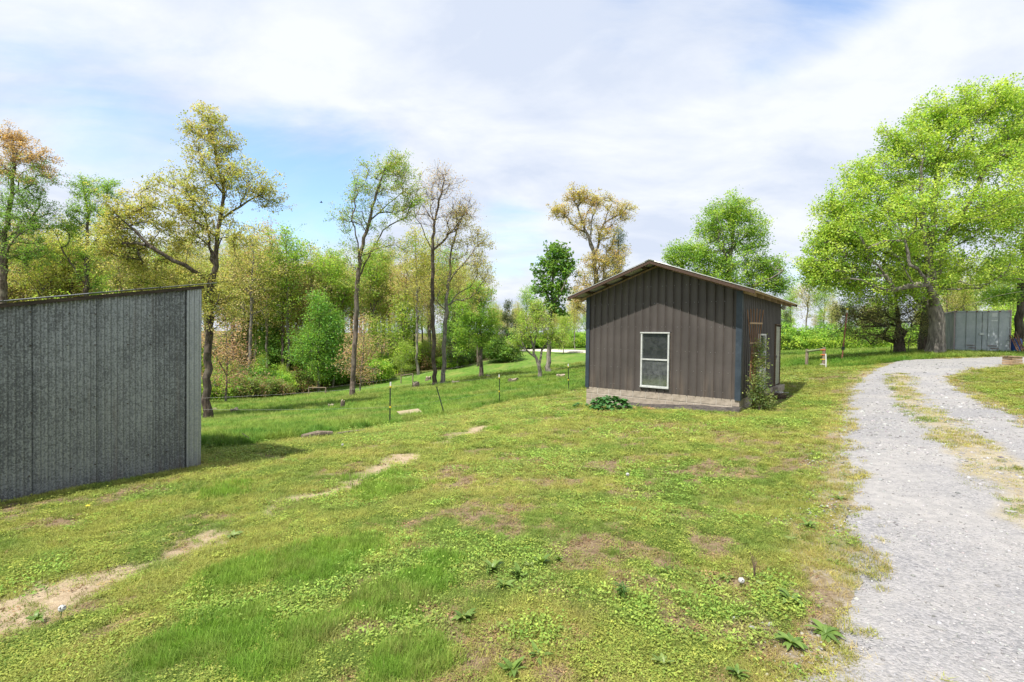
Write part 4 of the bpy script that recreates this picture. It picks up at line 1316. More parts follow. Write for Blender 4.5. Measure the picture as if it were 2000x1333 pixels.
hero('sweetgum_tree', 'rounded bright green tree directly behind the roof of the brown shed', 1425, 700, 36,
     [[(1425, 700), (1424, 640), (1422, 580), (1424, 520), (1432, 450), (1438, 400)], [(1424, 590), (1390, 550, 1), (1350, 520, 1.6), (1325, 500, 2)], [(1424, 590), (1465, 560, -1), (1505, 535, -1.6)], [(1424, 540), (1400, 480, -1), (1385, 430, -1.4)], [(1428, 500), (1455, 450, 1), (1470, 420, 1.4)]],
     [(1435, 410, 42, 34, 70), (1400, 445, 44, 40, 80), (1460, 460, 44, 45, 80), (1370, 500, 50, 36, 80), (1430, 520, 60, 45, 90), (1335, 500, 34, 24, 40), (1500, 525, 36, 28, 60), (1380, 550, 55, 30, 60), (1470, 560, 50, 28, 60), (1525, 560, 28, 18, 30), (1310, 495, 14, 12, 10)],
     0.33, 0.010, seed=18, per=24, sigma=0.22, size=0.13, palette=((FG, 5), (LIME, 3), (FG2, 3)), bark='bark_grey', clear=4.0, clump_var=0.2, twigs=(2, 0.6))
hero('large_maple_tree', 'huge bright green maple with wide dome crown and flared trunk beside the freight container', 1829, 693, 26.5,
     [[(1829, 693), (1829, 650), (1828, 612), (1822, 580), (1815, 520), (1818, 450), (1825, 380), (1832, 300), (1835, 230)],
      [(1829, 620), (1850, 590, 0.6), (1890, 555, 1.8), (1930, 520, 3.0), (1980, 470, 4.0)],
      [(1828, 610), (1800, 560, 0.8), (1770, 510, 1.4), (1735, 460, 1.8), (1700, 430, 2)],
      [(1826, 600), (1790, 575, -1), (1740, 545, -2), (1690, 520, -2.6), (1640, 500, -3)],
      [(1825, 595), (1840, 540, 0.3), (1865, 470, 0.5), (1900, 400, 0.3), (1925, 330, 0)],
      [(1818, 560), (1790, 480, -0.5), (1770, 400, -1), (1765, 330, -1.2)],
      [(1820, 500), (1850, 430, 1), (1880, 360, 1.5), (1890, 280, 1.8)],
      [(1829, 612), (1870, 590, -1.5), (1920, 570, -3), (1970, 555, -4)],
      [(1826, 590), (1835, 530, 2), (1830, 450, 3.5), (1820, 380, 4.2)],
      [(1815, 520), (1780, 470, 1.5), (1740, 400, 2.2), (1720, 350, 2.6)]],
     [(1900, 210, 55, 40, 70), (1840, 235, 60, 42, 90), (1760, 290, 60, 45, 90), (1700, 350, 55, 45, 80), (1650, 410, 50, 45, 80), (1620, 470, 48, 42, 80), (1610, 530, 42, 34, 60), (1850, 320, 80, 55, 110), (1950, 300, 80, 70, 120), (1760, 400, 80, 55, 110),
      (1690, 470, 70, 50, 100), (1860, 430, 80, 55, 100), (1960, 430, 80, 60, 100), (1760, 500, 80, 45, 90), (1680, 560, 55, 34, 50), (1880, 530, 80, 40, 60), (1970, 530, 60, 40, 40), (1760, 570, 60, 30, 34), (1830, 560, 60, 24, 20), (1960, 210, 50, 40, 60), (2020, 260, 60, 70, 60), (1590, 530, 34, 34, 40), (1640, 540, 50, 40, 60), (1720, 430, 70, 60, 40, -2.5), (1880, 400, 80, 70, 40, -3), (1640, 470, 45, 45, 50, -1)],
     0.36, 0.008, seed=20, per=25, sigma=0.19, size=0.105, palette=((LIME, 5), ((0.37, 0.47, 0.08), 3), (FG, 3)), bark='bark_grey', clear=3.0, depth=0.9, flare=0.55, clump_var=0.2, aspect=0.75, twigs=(2, 0.5), lwob=0.06)
hero('tall_maple_tree', 'dark-trunked green tree at the right edge beside the leaning rusty poles', 1991, 693, 30,
     [[(1991, 693), (1991, 640), (1995, 590), (1998, 540), (2005, 450), (2010, 330), (2015, 200)], [(1994, 590), (1960, 585, -0.8), (1920, 590, -1.5)], [(1998, 540), (2050, 480, 1), (2100, 420, 1)], [(1996, 560), (1960, 500, 1.5), (1940, 440, 2)]],
     [(2010, 210, 50, 45, 60), (1985, 290, 45, 60, 60), (2060, 330, 60, 70, 80), (1975, 400, 45, 50, 60), (2030, 480, 60, 50, 60), (1950, 580, 40, 16, 30), (1990, 530, 50, 36, 40), (2090, 430, 50, 70, 50)],
     0.21, 0.009, seed=23, per=60, sigma=0.30, size=0.12, palette=((FG, 4), (LIME, 3), (FG2, 3)), bark='bark_dark', clear=4.0, aspect=0.75)
hero('cedar_tree', 'dark evergreen cedar with bare lower trunk left of the huge maple', 1757, 697, 28.5,
     [[(1757, 697), (1755, 660), (1753, 620), (1752, 570), (1752, 510)]],
     [(1745, 545, 52, 40, 70), (1735, 600, 80, 40, 120), (1700, 620, 60, 38, 90), (1665, 630, 38, 32, 50), (1720, 655, 70, 22, 60), (1780, 600, 46, 40, 60), (1650, 600, 22, 24, 20), (1790, 640, 34, 20, 30)],
     0.27, 0.010, seed=26, per=46, sigma=0.24, size=0.105, palette=((CED, 2), (CED2, 4), ((0.22, 0.22, 0.09), 4), ((0.18, 0.15, 0.09), 2)), bark='bark_dark', clear=1.3, bend=-0.1, aspect=0.35, flare=0.3)
hero('oak_trunk_tree', 'tree with a dark leaning trunk close behind the huge maple trunk', 1806, 693, 31,
     [[(1804, 693), (1807, 650), (1812, 610), (1812, 540), (1800, 460)], [(1810, 600), (1780, 560, 1), (1760, 520, 1.5)]],
     [(1800, 480, 45, 50, 60), (1770, 540, 40, 34, 40), (1830, 540, 40, 34, 40)],
     0.30, 0.010, seed=27, per=36, sigma=0.3, size=0.22, palette=((FG, 3), (LIME, 3)), bark='bark_dark', clear=3.4)
hero('orange_topped_tree', 'tall tree at the left edge with orange-tan top and green lower leaves', 4, 700, 44,
     [[(4, 790), (4, 640), (6, 540), (8, 470), (20, 400), (26, 340), (24, 290)], [(8, 470), (40, 430, 1), (70, 410, 1.4)], [(6, 520), (45, 480, -1), (75, 450, -1.5)], [(8, 480), (-30, 420, 0.5), (-60, 380, 0)]],
     [(20, 275, 34, 24, 50), (60, 310, 44, 28, 50), (10, 330, 50, 34, 50), (-50, 330, 50, 50, 50), (90, 345, 24, 20, 20), (50, 380, 48, 36, 60), (20, 430, 55, 40, 70), (75, 430, 38, 34, 40), (-60, 430, 50, 60, 50), (30, 500, 60, 34, 50), (70, 500, 34, 40, 30)],
     0.30, 0.011, seed=29, per=13, sigma=0.19, size=0.13, palette=((FG2, 3), ((0.19, 0.32, 0.08), 4), (FG, 2)), bark='bark', clear=7, hgrad=(300, 375, ORG), twigs=(4, 0.6), clump_var=0.2, lwob=0.06)
hero('forked_green_tree', 'green tree with upswept dark branches above the middle of the galvanized shed roof', 168, 720, 46,
     [[(168, 790), (168, 640), (170, 560), (169, 490), (172, 430), (165, 380), (160, 350)], [(169, 500), (185, 450, 0.8), (205, 410, 1), (225, 390, 1.2)], [(170, 560), (145, 500, -1), (130, 450, -1.4)]],
     [(165, 370, 36, 22, 36), (210, 375, 28, 22, 30), (175, 420, 50, 34, 50), (140, 440, 30, 34, 30), (215, 430, 26, 34, 26), (160, 500, 45, 40, 40), (190, 560, 40, 40, 30)],
     0.24, 0.010, seed=30, per=13, sigma=0.19, size=0.13, palette=((FG2, 3), (FG, 4), (LIME, 2)), bark='bark_dark', clear=7, twigs=(4, 0.6), clump_var=0.2, lwob=0.06)
# ---- woodland kinds, built once and copied
def kind(seed, H, ells, r, per, sigma, size, palette, clear, fork=0.55, lean=0.03, aspect=0.6, twigs=(2, 0.8), bend=0.35, r_tip=0.010):
    t = Tree(seed)
    a = t.r.uniform(-1, 1, 2) * lean * H
    t.limb([(0, 0, -0.4), (a[0] * 0.2, a[1] * 0.2, H * 0.3), (a[0] * 0.6, a[1] * 0.6, H * fork), (a[0] * 1.2, a[1], H * 0.8), (a[0] * 1.3, a[1] * 1.2, H * 0.97)], 0.8, clear, 0.06)
    for k in range(3):
        th = t.r.uniform(0, 6.28)
        d = np.array([math.cos(th), math.sin(th), 0])
        z0 = H * t.r.uniform(fork - 0.08, fork + 0.1)
        t.limb([(a[0] * 0.6, a[1] * 0.6, z0), tuple(d * H * 0.08 + np.array([a[0] * 0.6, a[1] * 0.6, z0 + H * 0.12])), tuple(d * H * 0.15 + np.array([a[0] * 0.6, a[1] * 0.6, z0 + H * 0.3]))], 0.8, clear, 0.08)
    C = t.clumps([((c[0], c[1], c[2] * H), (rx, rx, rz * H), n, 0.5) for (c, rx, rz, n) in ells])
    t.grow(C, 0.9, bend, 0.06)
    if twigs[0]: t.twigs(*twigs)
    tb = t.tubes(r, r_tip, 0.4)
    lf = t.leaves(per, sigma, size, palette, 0.3, None, 0.2, aspect)
    return mesh_np('trunk', tb[0], quads=tb[1], mats=(M['bark_grey'],), smooth=True), mesh_np('crown', lf[0], tris=lf[1], color=lf[2], mats=(M['leaf'],)), (tb, lf)
KINDS = {}
tallE = [((0.3, 0, 0.9), 2.0, 0.10, 30), ((-0.8, 0.5, 0.78), 2.6, 0.13, 50), ((1.2, -0.4, 0.72), 2.5, 0.13, 44), ((0, 0, 0.6), 3.0, 0.13, 40), ((0.4, 0.6, 0.45), 2.2, 0.09, 14)]
KINDS['yellow'] = kind(101, 17, tallE, 0.15, 13, 0.34, 0.19, ((YG2, 4), (YG, 3), (LIME, 2)), 7)
KINDS['gold'] = kind(102, 17, tallE, 0.15, 13, 0.34, 0.19, ((YG, 4), (GOLD, 3), (YG2, 3)), 7.5)
KINDS['pink'] = kind(103, 17, tallE, 0.14, 9, 0.32, 0.17, ((PINK, 2), (TAN, 4), (YG, 3)), 7, twigs=(2, 0.7))
KINDS['tan'] = kind(104, 16, tallE, 0.15, 10, 0.32, 0.17, ((TAN, 3), (YG, 4), (YG2, 3)), 6.5, twigs=(2, 0.7))
KINDS['green'] = kind(105, 16, tallE, 0.14, 14, 0.34, 0.19, ((FG, 5), (LIME, 3), (FG2, 2)), 6.5)
KINDS['twiggy'] = kind(106, 15, tallE, 0.16, 4, 0.40, 0.20, ((TAN, 4), (YG, 3)), 6, twigs=(4, 0.9))
lowE = [((0, 0, 0.85), 1.3, 0.14, 30), ((0.4, 0.3, 0.62), 2.1, 0.2, 60), ((-0.7, -0.4, 0.42), 2.2, 0.18, 60), ((0.5, 0, 0.25), 1.9, 0.12, 36)]
KINDS['sapling'] = kind(107, 10, lowE, 0.10, 22, 0.40, 0.17, (((0.13, 0.29, 0.05), 4), (FG2, 4), (FG, 2)), 1.2, 0.4, 0.02)
KINDS['beech'] = kind(108, 8, lowE, 0.07, 12, 0.42, 0.17, ((LIME, 4), (FG, 3), (YG2, 2)), 1.4, 0.4, 0.06, bend=0.0)
KINDS['peach'] = kind(109, 8, lowE, 0.07, 7, 0.40, 0.14, ((PINK, 4), (TAN, 3), (ORG, 1)), 1.6, 0.4, 0.06, twigs=(2, 0.6), bend=0.1)
cedE = [((0, 0, 0.9), 0.5, 0.1, 14), ((0, 0, 0.68), 1.1, 0.16, 40), ((0, 0, 0.42), 1.6, 0.2, 70), ((0, 0, 0.2), 1.7, 0.12, 50)]
KINDS['cedar'] = kind(110, 7, cedE, 0.13, 44, 0.28, 0.20, ((CED, 4), ((0.055, 0.095, 0.035), 4), (CED2, 2)), 0.5, 0.4, 0.01, 0.35, (0, 0), 0.1)
bushE = [((0, 0, 0.45), 1.2, 0.4, 50), ((0.7, 0.3, 0.4), 0.9, 0.3, 26), ((-0.6, -0.3, 0.35), 0.9, 0.3, 26)]
KINDS['bush'] = kind(111, 2.2, bushE, 0.03, 40, 0.22, 0.17, ((FG, 3), (FG2, 3), (LIME, 3)), 0.1, 0.3, 0.05, r_tip=0.006)
KINDS['bramble'] = kind(112, 1.6, bushE, 0.02, 26, 0.25, 0.14, (((0.20, 0.15, 0.07), 3), ((0.16, 0.20, 0.05), 3), ((0.14, 0.23, 0.04), 3), (PINK, 1)), 0.05, 0.3, 0.05, r_tip=0.006, twigs=(3, 0.4))
KINDS['darkbush'] = kind(113, 2.2, bushE, 0.03, 40, 0.24, 0.17, ((DG, 3), ((0.10, 0.17, 0.03), 3), (FG2, 2)), 0.1, 0.3, 0.05, r_tip=0.006)
NAMES = {'yellow': 'woodland_tree', 'gold': 'woodland_tree', 'pink': 'woodland_tree', 'tan': 'woodland_tree', 'green': 'woodland_tree', 'twiggy': 'woodland_tree', 'sapling': 'sapling_tree', 'beech': 'understory_tree', 'peach': 'understory_tree', 'cedar': 'cedar_tree', 'bush': 'shrub', 'bramble': 'shrub', 'darkbush': 'shrub'}
H0 = {'yellow': 17, 'gold': 17, 'pink': 17, 'tan': 16, 'green': 16, 'twiggy': 15, 'sapling': 10, 'beech': 8, 'peach': 8, 'cedar': 7, 'bush': 2.2, 'bramble': 1.6, 'darkbush': 2.2}
def copy_tree(k, px, Y, H, label, group):
    p = at(px, 700, Y)
    z = g1(p[0], p[1])
    tm, cm, _ = KINDS[k]
    root, _, _ = place_tree(NAMES[k], label, (p[0], p[1], z), tm, cm, None, rz=random.uniform(0, 6.28), group=group, cat='shrub' if 'shrub' in NAMES[k] else 'tree', scale=H / H0[k])
    return root
GW = 'trees along the edge of the woods'
for (k, px, Y, H, label) in (
    ('yellow', 92, 50, 14.5, 'slim yellow-green woodland tree just right of the orange-topped tree'),
    ('twiggy', 60, 58, 15, 'thin-crowned woodland tree seen through the orange-topped tree'),
    ('yellow', 122, 60, 15, 'yellow-green woodland tree between the two tall trees above the shed roof'),
    ('tan', 226, 54, 16, 'pale tan woodland tree left of the spreading oak crown'),
    ('sapling', 255, 46, 9.5, 'dark green bushy tree peeking over the shed roof below the oak limbs'),
    ('peach', 215, 37, 8.6, 'peach-leaved small tree just above the right half of the shed roof'),
    ('peach', 320, 36, 8.4, 'peach-leaved small tree above the shed roof below the oak'),
    ('beech', 110, 40, 8.5, 'lime green low tree just above the left half of the shed roof'),
    ('gold', 352, 62, 16, 'gold-leaved woodland tree behind the trunk of the spreading oak'),
    ('peach', 442, 40, 8.0, 'peach-leaved small tree immediately right of the spreading oak trunk'),
    ('tan', 452, 66, 17, 'tan woodland tree nearest right of the spreading oak'),
    ('tan', 487, 60, 17.5, 'tall woodland tree with thick straight trunk forking high, right of the oak'),
    ('pink', 520, 66, 19.5, 'tall pinkish woodland tree with pale slim trunk'),
    ('yellow', 533, 78, 18, 'yellow-green woodland tree behind the pinkish slim tree'),
    ('green', 563, 64, 18.0, 'straight dark-trunked woodland tree with fresh green top'),
    ('gold', 598, 72, 17, 'gold woodland tree behind the bright green saplings'),
    ('sapling', 622, 58, 12.0, 'dense bright green sapling standing left of the leaning tree'),
    ('sapling', 652, 60, 9.5, 'smaller green sapling close left of the leaning tree'),
    ('yellow', 668, 76, 15.5, 'yellow-green woodland tree behind the leaning tree'),
    ('peach', 704, 46, 7.6, 'pinkish small tree touching the right side of the leaning trunk'),
    ('tan', 728, 70, 15, 'tan woodland tree just right of the leaning trunk'),
    ('yellow', 757, 74, 15.5, 'yellow-green woodland tree midway between the leaning and leafless trees'),
    ('beech', 786, 67, 11, 'layered lime green tree above the second rail brace'),
    ('gold', 816, 64, 16.5, 'bright golden woodland tree with dark paired trunks left of the leafless tree'),
    ('pink', 838, 76, 14, 'pinkish woodland tree directly behind the leafless tree'),
    ('tan', 905, 68, 14, 'tan woodland tree behind the fresh green tree'),
    ('cedar', 892, 66, 8, 'dark cedar in the shade between the grey-barked and fresh green trees'),
    ('cedar', 990, 78, 8.5, 'dark round cedar beyond the far slope left of the small spreading tree'),
    ('green', 1030, 96, 12.5, 'pale green tree on the skyline behind the small spreading tree'),
    ('green', 960, 105, 10, 'hazy green tree on the skyline right of the fresh green tree'),
    ('gold', 1122, 78, 10, 'gold tree beside the far road left of the brown shed'),
    ('beech', 1100, 70, 6, 'low lime tree left of the brown shed corner'),
    ('green', 1544, 92, 11, 'green tree in the far treeline right beside the brown shed wall'),
    ('twiggy', 1572, 86, 12, 'thin bare-looking tree in the far treeline under the shed eave'),
    ('green', 1607, 84, 12, 'rounded green tree rising tallest in the far treeline right of the shed'),
    ('tan', 1622, 80, 8.5, 'tan tree in the far treeline behind the rusty pole'),
    ('cedar', 1534, 80, 6, 'dark cedar low in the far treeline beside the shed door'),
    ('yellow', 1876, 62, 12, 'yellow-green tree showing above the roof of the freight container'),
    ('green', 1938, 56, 12, 'green tree behind the right half of the freight container'),
    ('beech', 1990, 46, 8, 'lime green tree behind the dark trunk at the right edge'),
):
    copy_tree(k, px, Y, H * (1.16 if H > 13 and px < 900 else 1), label, GW if px < 970 else 'trees beyond the yard')

GS = 'shrubs at the edge of the woods'
for (k, px, Y, H, label) in (
    ('beech', 790, 64, 4.6, 'round lime green shrub just above the second rail brace'),
    ('bush', 445, 50, 2.6, 'green shrub at the woods edge just right of the oak trunk'),
    ('darkbush', 500, 55, 3.0, 'dark green shrub below the thick straight woodland trunk'),
    ('bush', 540, 56, 2.6, 'green shrub left of the first rail brace'),
    ('bramble', 470, 48, 2.4, 'brown and green bramble at the pasture edge near the oak'),
    ('bramble', 520, 52, 2.2, 'brownish bramble patch between the oak and the first rail brace'),
    ('bramble', 580, 58, 2.4, 'brown bramble immediately left of the first rail brace'),
    ('bush', 650, 62, 2.6, 'light green shrub behind the first rail brace'),
    ('bush', 735, 62, 2.8, 'light green shrub right of the leaning trunk'),
    ('bramble', 850, 70, 3.0, 'tan bramble bank between the two straight pasture trunks'),
    ('bramble', 900, 72, 3.0, 'tan bramble bank left of the fresh green tree'),
    ('darkbush', 985, 66, 3.2, 'dark shrub at the foot of the slope right of the fresh green tree'),
):
    copy_tree(k, px, Y, H, label, GS)

# ---- masses nobody could count: woods behind, undergrowth, hedgerow along the far road
PROTO = bpy.data.collections.new('prototypes')
def gn_scatter(name, pts, idx, rot, scl, objs, label, cat, tint=None, kindv='stuff'):
    coll = bpy.data.collections.new(name + '_kinds')
    for i, o in enumerate(objs):
        coll.objects.link(o)
    me = bpy.data.meshes.new(name)
    n = len(pts)
    me.vertices.add(n); me.vertices.foreach_set('co', np.asarray(pts, np.float32).ravel())
    a = me.attributes.new('which', 'INT', 'POINT'); a.data.foreach_set('value', np.asarray(idx, np.int32))
    a = me.attributes.new('turn', 'FLOAT_VECTOR', 'POINT'); a.data.foreach_set('vector', np.asarray(rot, np.float32).ravel())
    a = me.attributes.new('size', 'FLOAT_VECTOR', 'POINT'); a.data.foreach_set('vector', np.asarray(scl, np.float32).ravel())
    if tint is not None:
        a = me.attributes.new('tint', 'FLOAT_COLOR', 'POINT')
        c = np.ones((n, 4), np.float32); c[:, :3] = tint
        a.data.foreach_set('color', c.ravel())
    o = obj(name, me)
    g = bpy.data.node_groups.new(name, 'GeometryNodeTree')
    g.interface.new_socket('Geometry', in_out='INPUT', socket_type='NodeSocketGeometry')
    g.interface.new_socket('Geometry', in_out='OUTPUT', socket_type='NodeSocketGeometry')
    gi = g.nodes.new('NodeGroupInput'); go = g.nodes.new('NodeGroupOutput')
    ip = g.nodes.new('GeometryNodeInstanceOnPoints'); ci = g.nodes.new('GeometryNodeCollectionInfo')
    ci.inputs['Collection'].default_value = coll
    ci.inputs['Separate Children'].default_value = True
    ci.inputs['Reset Children'].default_value = True
    ip.inputs['Pick Instance'].default_value = True
    def na(nm, dt):
        x = g.nodes.new('GeometryNodeInputNamedAttribute'); x.data_type = dt; x.inputs[0].default_value = nm
        return x.outputs[0]
    L = g.links
    L.new(gi.outputs[0], ip.inputs['Points']); L.new(ci.outputs[0], ip.inputs['Instance'])
    L.new(na('which', 'INT'), ip.inputs['Instance Index'])
    er = g.nodes.new('FunctionNodeEulerToRotation'); L.new(na('turn', 'FLOAT_VECTOR'), er.inputs[0])
    L.new(er.outputs[0], ip.inputs['Rotation'])
    L.new(na('size', 'FLOAT_VECTOR'), ip.inputs['Scale'])
    L.new(ip.outputs[0], go.inputs[0])
    mod = o.modifiers.new('scatter', 'NODES'); mod.node_group = g
    return tag(o, label, cat, None, kindv)
def joined(k, i):
    tb, lf = KINDS[k][2]
    nv = len(tb[0])
    col = np.concatenate([np.full((nv, 3), 0.1), lf[2]])
    me = mesh_np(k, np.concatenate([tb[0], lf[0]]), tris=lf[1] + nv, quads=tb[1], color=col, mats=(M['leaf'], M['bark']),
                 mat_idx=np.concatenate([np.zeros(len(lf[1])), np.ones(len(tb[1]))]))
    return bpy.data.objects.new('%02d_%s' % (i, k), me)
def scatter_px(n, x0, x1, Y0, Y1, seed, cond=None):
    r = np.random.default_rng(seed)
    px = r.uniform(x0, x1, n); Y = Y0 + (Y1 - Y0) * r.random(n) ** 1.2
    X = (px - 1000) / FPX * Y
    if cond is not None:
        m = cond(X, Y); X, Y = X[m], Y[m]
    return np.c_[X, Y, gz(X, Y) - 0.1]
def rs(n, seed, lo, hi):
    r = np.random.default_rng(seed)
    rot = np.c_[np.zeros(n), np.zeros(n), r.uniform(0, 6.28, n)]
    s = r.uniform(lo, hi, n)
    return rot, np.c_[s, s, s * r.uniform(0.9, 1.1, n)]
wk = ['yellow', 'gold', 'tan', 'green', 'pink', 'twiggy', 'beech', 'sapling']
wobj = [joined(k, i) for i, k in enumerate(wk)]
P_ = np.concatenate([scatter_px(110, -220, 930, 74, 135, 1), scatter_px(52, -250, 330, 52, 80, 2), scatter_px(38, 400, 940, 64, 90, 8)])
n_ = len(P_); r_ = np.random.default_rng(4)
ix = r_.choice(8, n_, p=(0.24, 0.09, 0.17, 0.15, 0.08, 0.15, 0.07, 0.05))
rot, sc = rs(n_, 5, 0.9, 1.22)
sc[:, :] *= np.where(P_[:, 0] > -0.09 * P_[:, 1], 0.8, 1.0)[:, None]
gn_scatter('woods', P_, ix, rot, sc, wobj, 'mass of spring woodland filling the background left of centre', 'woods')
uobj = [joined(k, i) for i, k in enumerate(['bush', 'bramble', 'darkbush', 'beech'])]
P_ = np.concatenate([scatter_px(190, 380, 935, 62, 92, 6, lambda X, Y: woods_mask(X, Y) > 0.6), scatter_px(120, -200, 400, 40, 80, 7), scatter_px(70, 395, 560, 44, 58, 12, lambda X, Y: woods_mask(X, Y) > 0.3)])
n_ = len(P_); r_ = np.random.default_rng(9)
ix = r_.choice(4, n_, p=(0.33, 0.37, 0.2, 0.10)); rot, sc = rs(n_, 10, 0.5, 1.15)
sc = np.where((ix == 3)[:, None], sc * 0.5, sc)
gn_scatter('undergrowth', P_, ix, rot, sc, uobj, 'tangled green and brown undergrowth beneath the woodland trees', 'undergrowth')
# hedgerow behind the far road on the right, and the far treeline
hk = ['bush', 'darkbush', 'bramble']
hobj = [joined(k, i) for i, k in enumerate(hk)]
P_ = np.concatenate([scatter_px(150, 1505, 1860, 62, 67, 13), scatter_px(60, 1840, 2150, 45, 52, 15), scatter_px(60, 965, 1150, 88, 96, 14)])
n_ = len(P_); rot, sc = rs(n_, 16, 0.8, 1.3); ix = np.random.default_rng(17).choice(3, n_, p=(0.68, 0.24, 0.08))
gn_scatter('hedgerow', P_, ix, rot, sc, hobj, 'bright green hedgerow running along the far road at right', 'hedge')
tk = ['green', 'yellow', 'tan', 'twiggy', 'gold']
tobj = [joined(k, i) for i, k in enumerate(tk)]
P_ = np.concatenate([scatter_px(34, 1500, 1830, 95, 150, 18), scatter_px(50, 1830, 2300, 55, 110, 19), scatter_px(40, 955, 1160, 92, 150, 20)])
n_ = len(P_); rot, sc = rs(n_, 21, 0.42, 0.62); ix = np.random.default_rng(22).choice(5, n_)
sc *= np.where(P_[:, 0] > 0.85 * P_[:, 1], 1.25, 1.0)[:, None]
gn_scatter('far_treeline', P_, ix, rot, sc, tobj, 'low hazy treeline along the horizon at right', 'treeline')
#NEXT
# ------------------------------------------------------------------ fences, posts, stumps and clutter
def P3(px, py, Y=None):
    return on_ground(px, py) if Y is None else at(px, py, Y)
M['tpost'] = simple_mat('green_black_steel', (0.012, 0.018, 0.014), (0.035, 0.045, 0.035), 8, 0.6)
M['yellow'] = simple_mat('yellow_plastic', (0.62, 0.48, 0.03), (0.72, 0.58, 0.06), 8, 0.5)
M['white_pl'] = simple_mat('white_plastic', (0.62, 0.62, 0.58), (0.76, 0.76, 0.72), 8, 0.5)
M['orange_pl'] = simple_mat('orange_plastic', (0.65, 0.14, 0.03), (0.75, 0.2, 0.05), 8, 0.5)
M['grey_post'] = simple_mat('weathered_post', (0.13, 0.10, 0.075), (0.30, 0.24, 0.18), 4, 0.9, (8, 8, 0.8), bump=0.008)
M['stump'] = simple_mat('stump_bark', (0.06, 0.045, 0.035), (0.19, 0.15, 0.115), 5, 0.95, bump=0.02)
M['stump_top'] = simple_mat('stump_cut', (0.22, 0.18, 0.13), (0.36, 0.30, 0.23), 7, 0.9)
M['ply'] = simple_mat('weathered_plywood', (0.26, 0.21, 0.13), (0.38, 0.32, 0.21), 3, 0.85, (1, 6, 1))
M['wire'] = simple_mat('fence_wire', (0.30, 0.30, 0.29), (0.45, 0.45, 0.43), 4, 0.5, metal=0.5)
M['blue'] = simple_mat('blue_plastic', (0.01, 0.06, 0.25), (0.02, 0.09, 0.34), 3, 0.4)
M['stone'] = simple_mat('stone', (0.26, 0.26, 0.25), (0.42, 0.41, 0.40), 7, 0.85)
M['pole_red'] = simple_mat('rust_red_pipe', (0.20, 0.07, 0.045), (0.34, 0.14, 0.09), 7, 0.75)
M['mulch'] = simple_mat('dark_ash_soil', (0.04, 0.036, 0.034), (0.11, 0.095, 0.085), 9, 0.95, bump=0.03)
M['straw'] = simple_mat('straw', (0.42, 0.26, 0.11), (0.58, 0.40, 0.20), 12, 0.9)

def t_post(base, top, label):
    base = np.array(base); top = np.array(top)
    root = empty('steel_fence_post', tuple(base), 0, label, 'fence post', 'steel posts of the wire fence')
    v = Vector(top - base)
    q = v.to_track_quat('Z', 'Y').to_euler()
    L = v.length
    root.rotation_euler = q
    b = MB(); b.box(-0.018, 0.018, -0.003, 0.003, -0.3, L); b.box(-0.003, 0.003, 0.0032, 0.03, -0.3, L)
    for k in range(int(L / 0.055)):
        b.box(-0.008, 0.008, -0.011, -0.0032, 0.03 + k * 0.055, 0.05 + k * 0.055)
    b.build('post', M['tpost'], root)
    return root, L
posts = []
for (bx, by, tx, ty, Y, label, caps) in (
    (762, 831, 763, 748, 15.0, 'upright steel fence post with two yellow insulators nearest the flat board', 1),
    (868, 812, 852, 756, 17.5, 'dark steel fence post leaning left in the pasture', 0),
    (975, 788, 975, 733, 21.5, 'steel fence post with yellow insulators midway to the brown shed', 1),
    (1110, 764, 1110, 712, 24.0, 'steel fence post with yellow insulators nearest the brown shed', 1)):
    bpt = at(bx, by, Y); bpt[2] = g1(bpt[0], bpt[1])
    tpt = at(tx, ty, Y)
    r, L = t_post(bpt, tpt, label)
    posts.append((bpt, tpt))
    if caps:
        MB().tube([(0, 0, L - 0.10), (0, 0, L + 0.02)], 0.026, 8).build('post_cap', M['white_pl'], r)
        MB().tube([(0, 0, L - 0.145), (0, 0, L - 0.101)], 0.03, 8).build('insulator', M['yellow'], r)
        MB().tube([(0, 0, L * 0.42 - 0.03), (0, 0, L * 0.42 + 0.03)], 0.03, 8).build('insulator', M['yellow'], r)
for (bx, by, tx, ty, Y, label) in ((1739, 693, 1742, 674, 30.5, 'thin dark steel post left of the cedar trunk'), (1774, 692, 1774, 669, 30.5, 'thin dark steel post right of the cedar trunk'), (1793, 692, 1793, 669, 31, 'thin dark steel post between the cedar and the maple trunks')):
    bpt = at(bx, by, Y); bpt[2] = g1(bpt[0], bpt[1]); t_post(bpt, at(tx, ty, Y), label)
def wire(name, pts, label, r=0.0016):
    P = []
    for a, b_ in zip(pts[:-1], pts[1:]):
        a = np.array(a); b_ = np.array(b_)
        for k in range(8):
            f = k / 8
            q = a * (1 - f) + b_ * f; q = q - np.array([0, 0, 0.04 * 4 * f * (1 - f)])
            P.append(tuple(q))
    P.append(tuple(pts[-1]))
    o = MB().tube(P, r, 4).build(name, M['wire'])
    return tag(o, label, 'wire', 'wires of the pasture fence')
up = [at(396, 778, 13.0)] + [p[1] * 0.93 + p[0] * 0.07 for i, p in enumerate(posts) if i != 1] + [at(1150, 706, 22)]
wire('fence_wire', up, 'upper fence wire strung between the yellow-capped steel posts')
lo = [at(396, 800, 13.0)] + [p[1] * 0.42 + p[0] * 0.58 for i, p in enumerate(posts) if i != 1] + [at(1150, 735, 22)]
wire('fence_wire', lo, 'lower fence wire running through the middle insulators')
wire('fence_wire', [at(396, 771, 50), at(603, 760, 55), at(640, 757, 55), at(783, 738, 60), at(806, 734, 60), at(905, 715, 62), at(1000, 700, 70)], 'far boundary wire running between the two rail braces', 0.004)

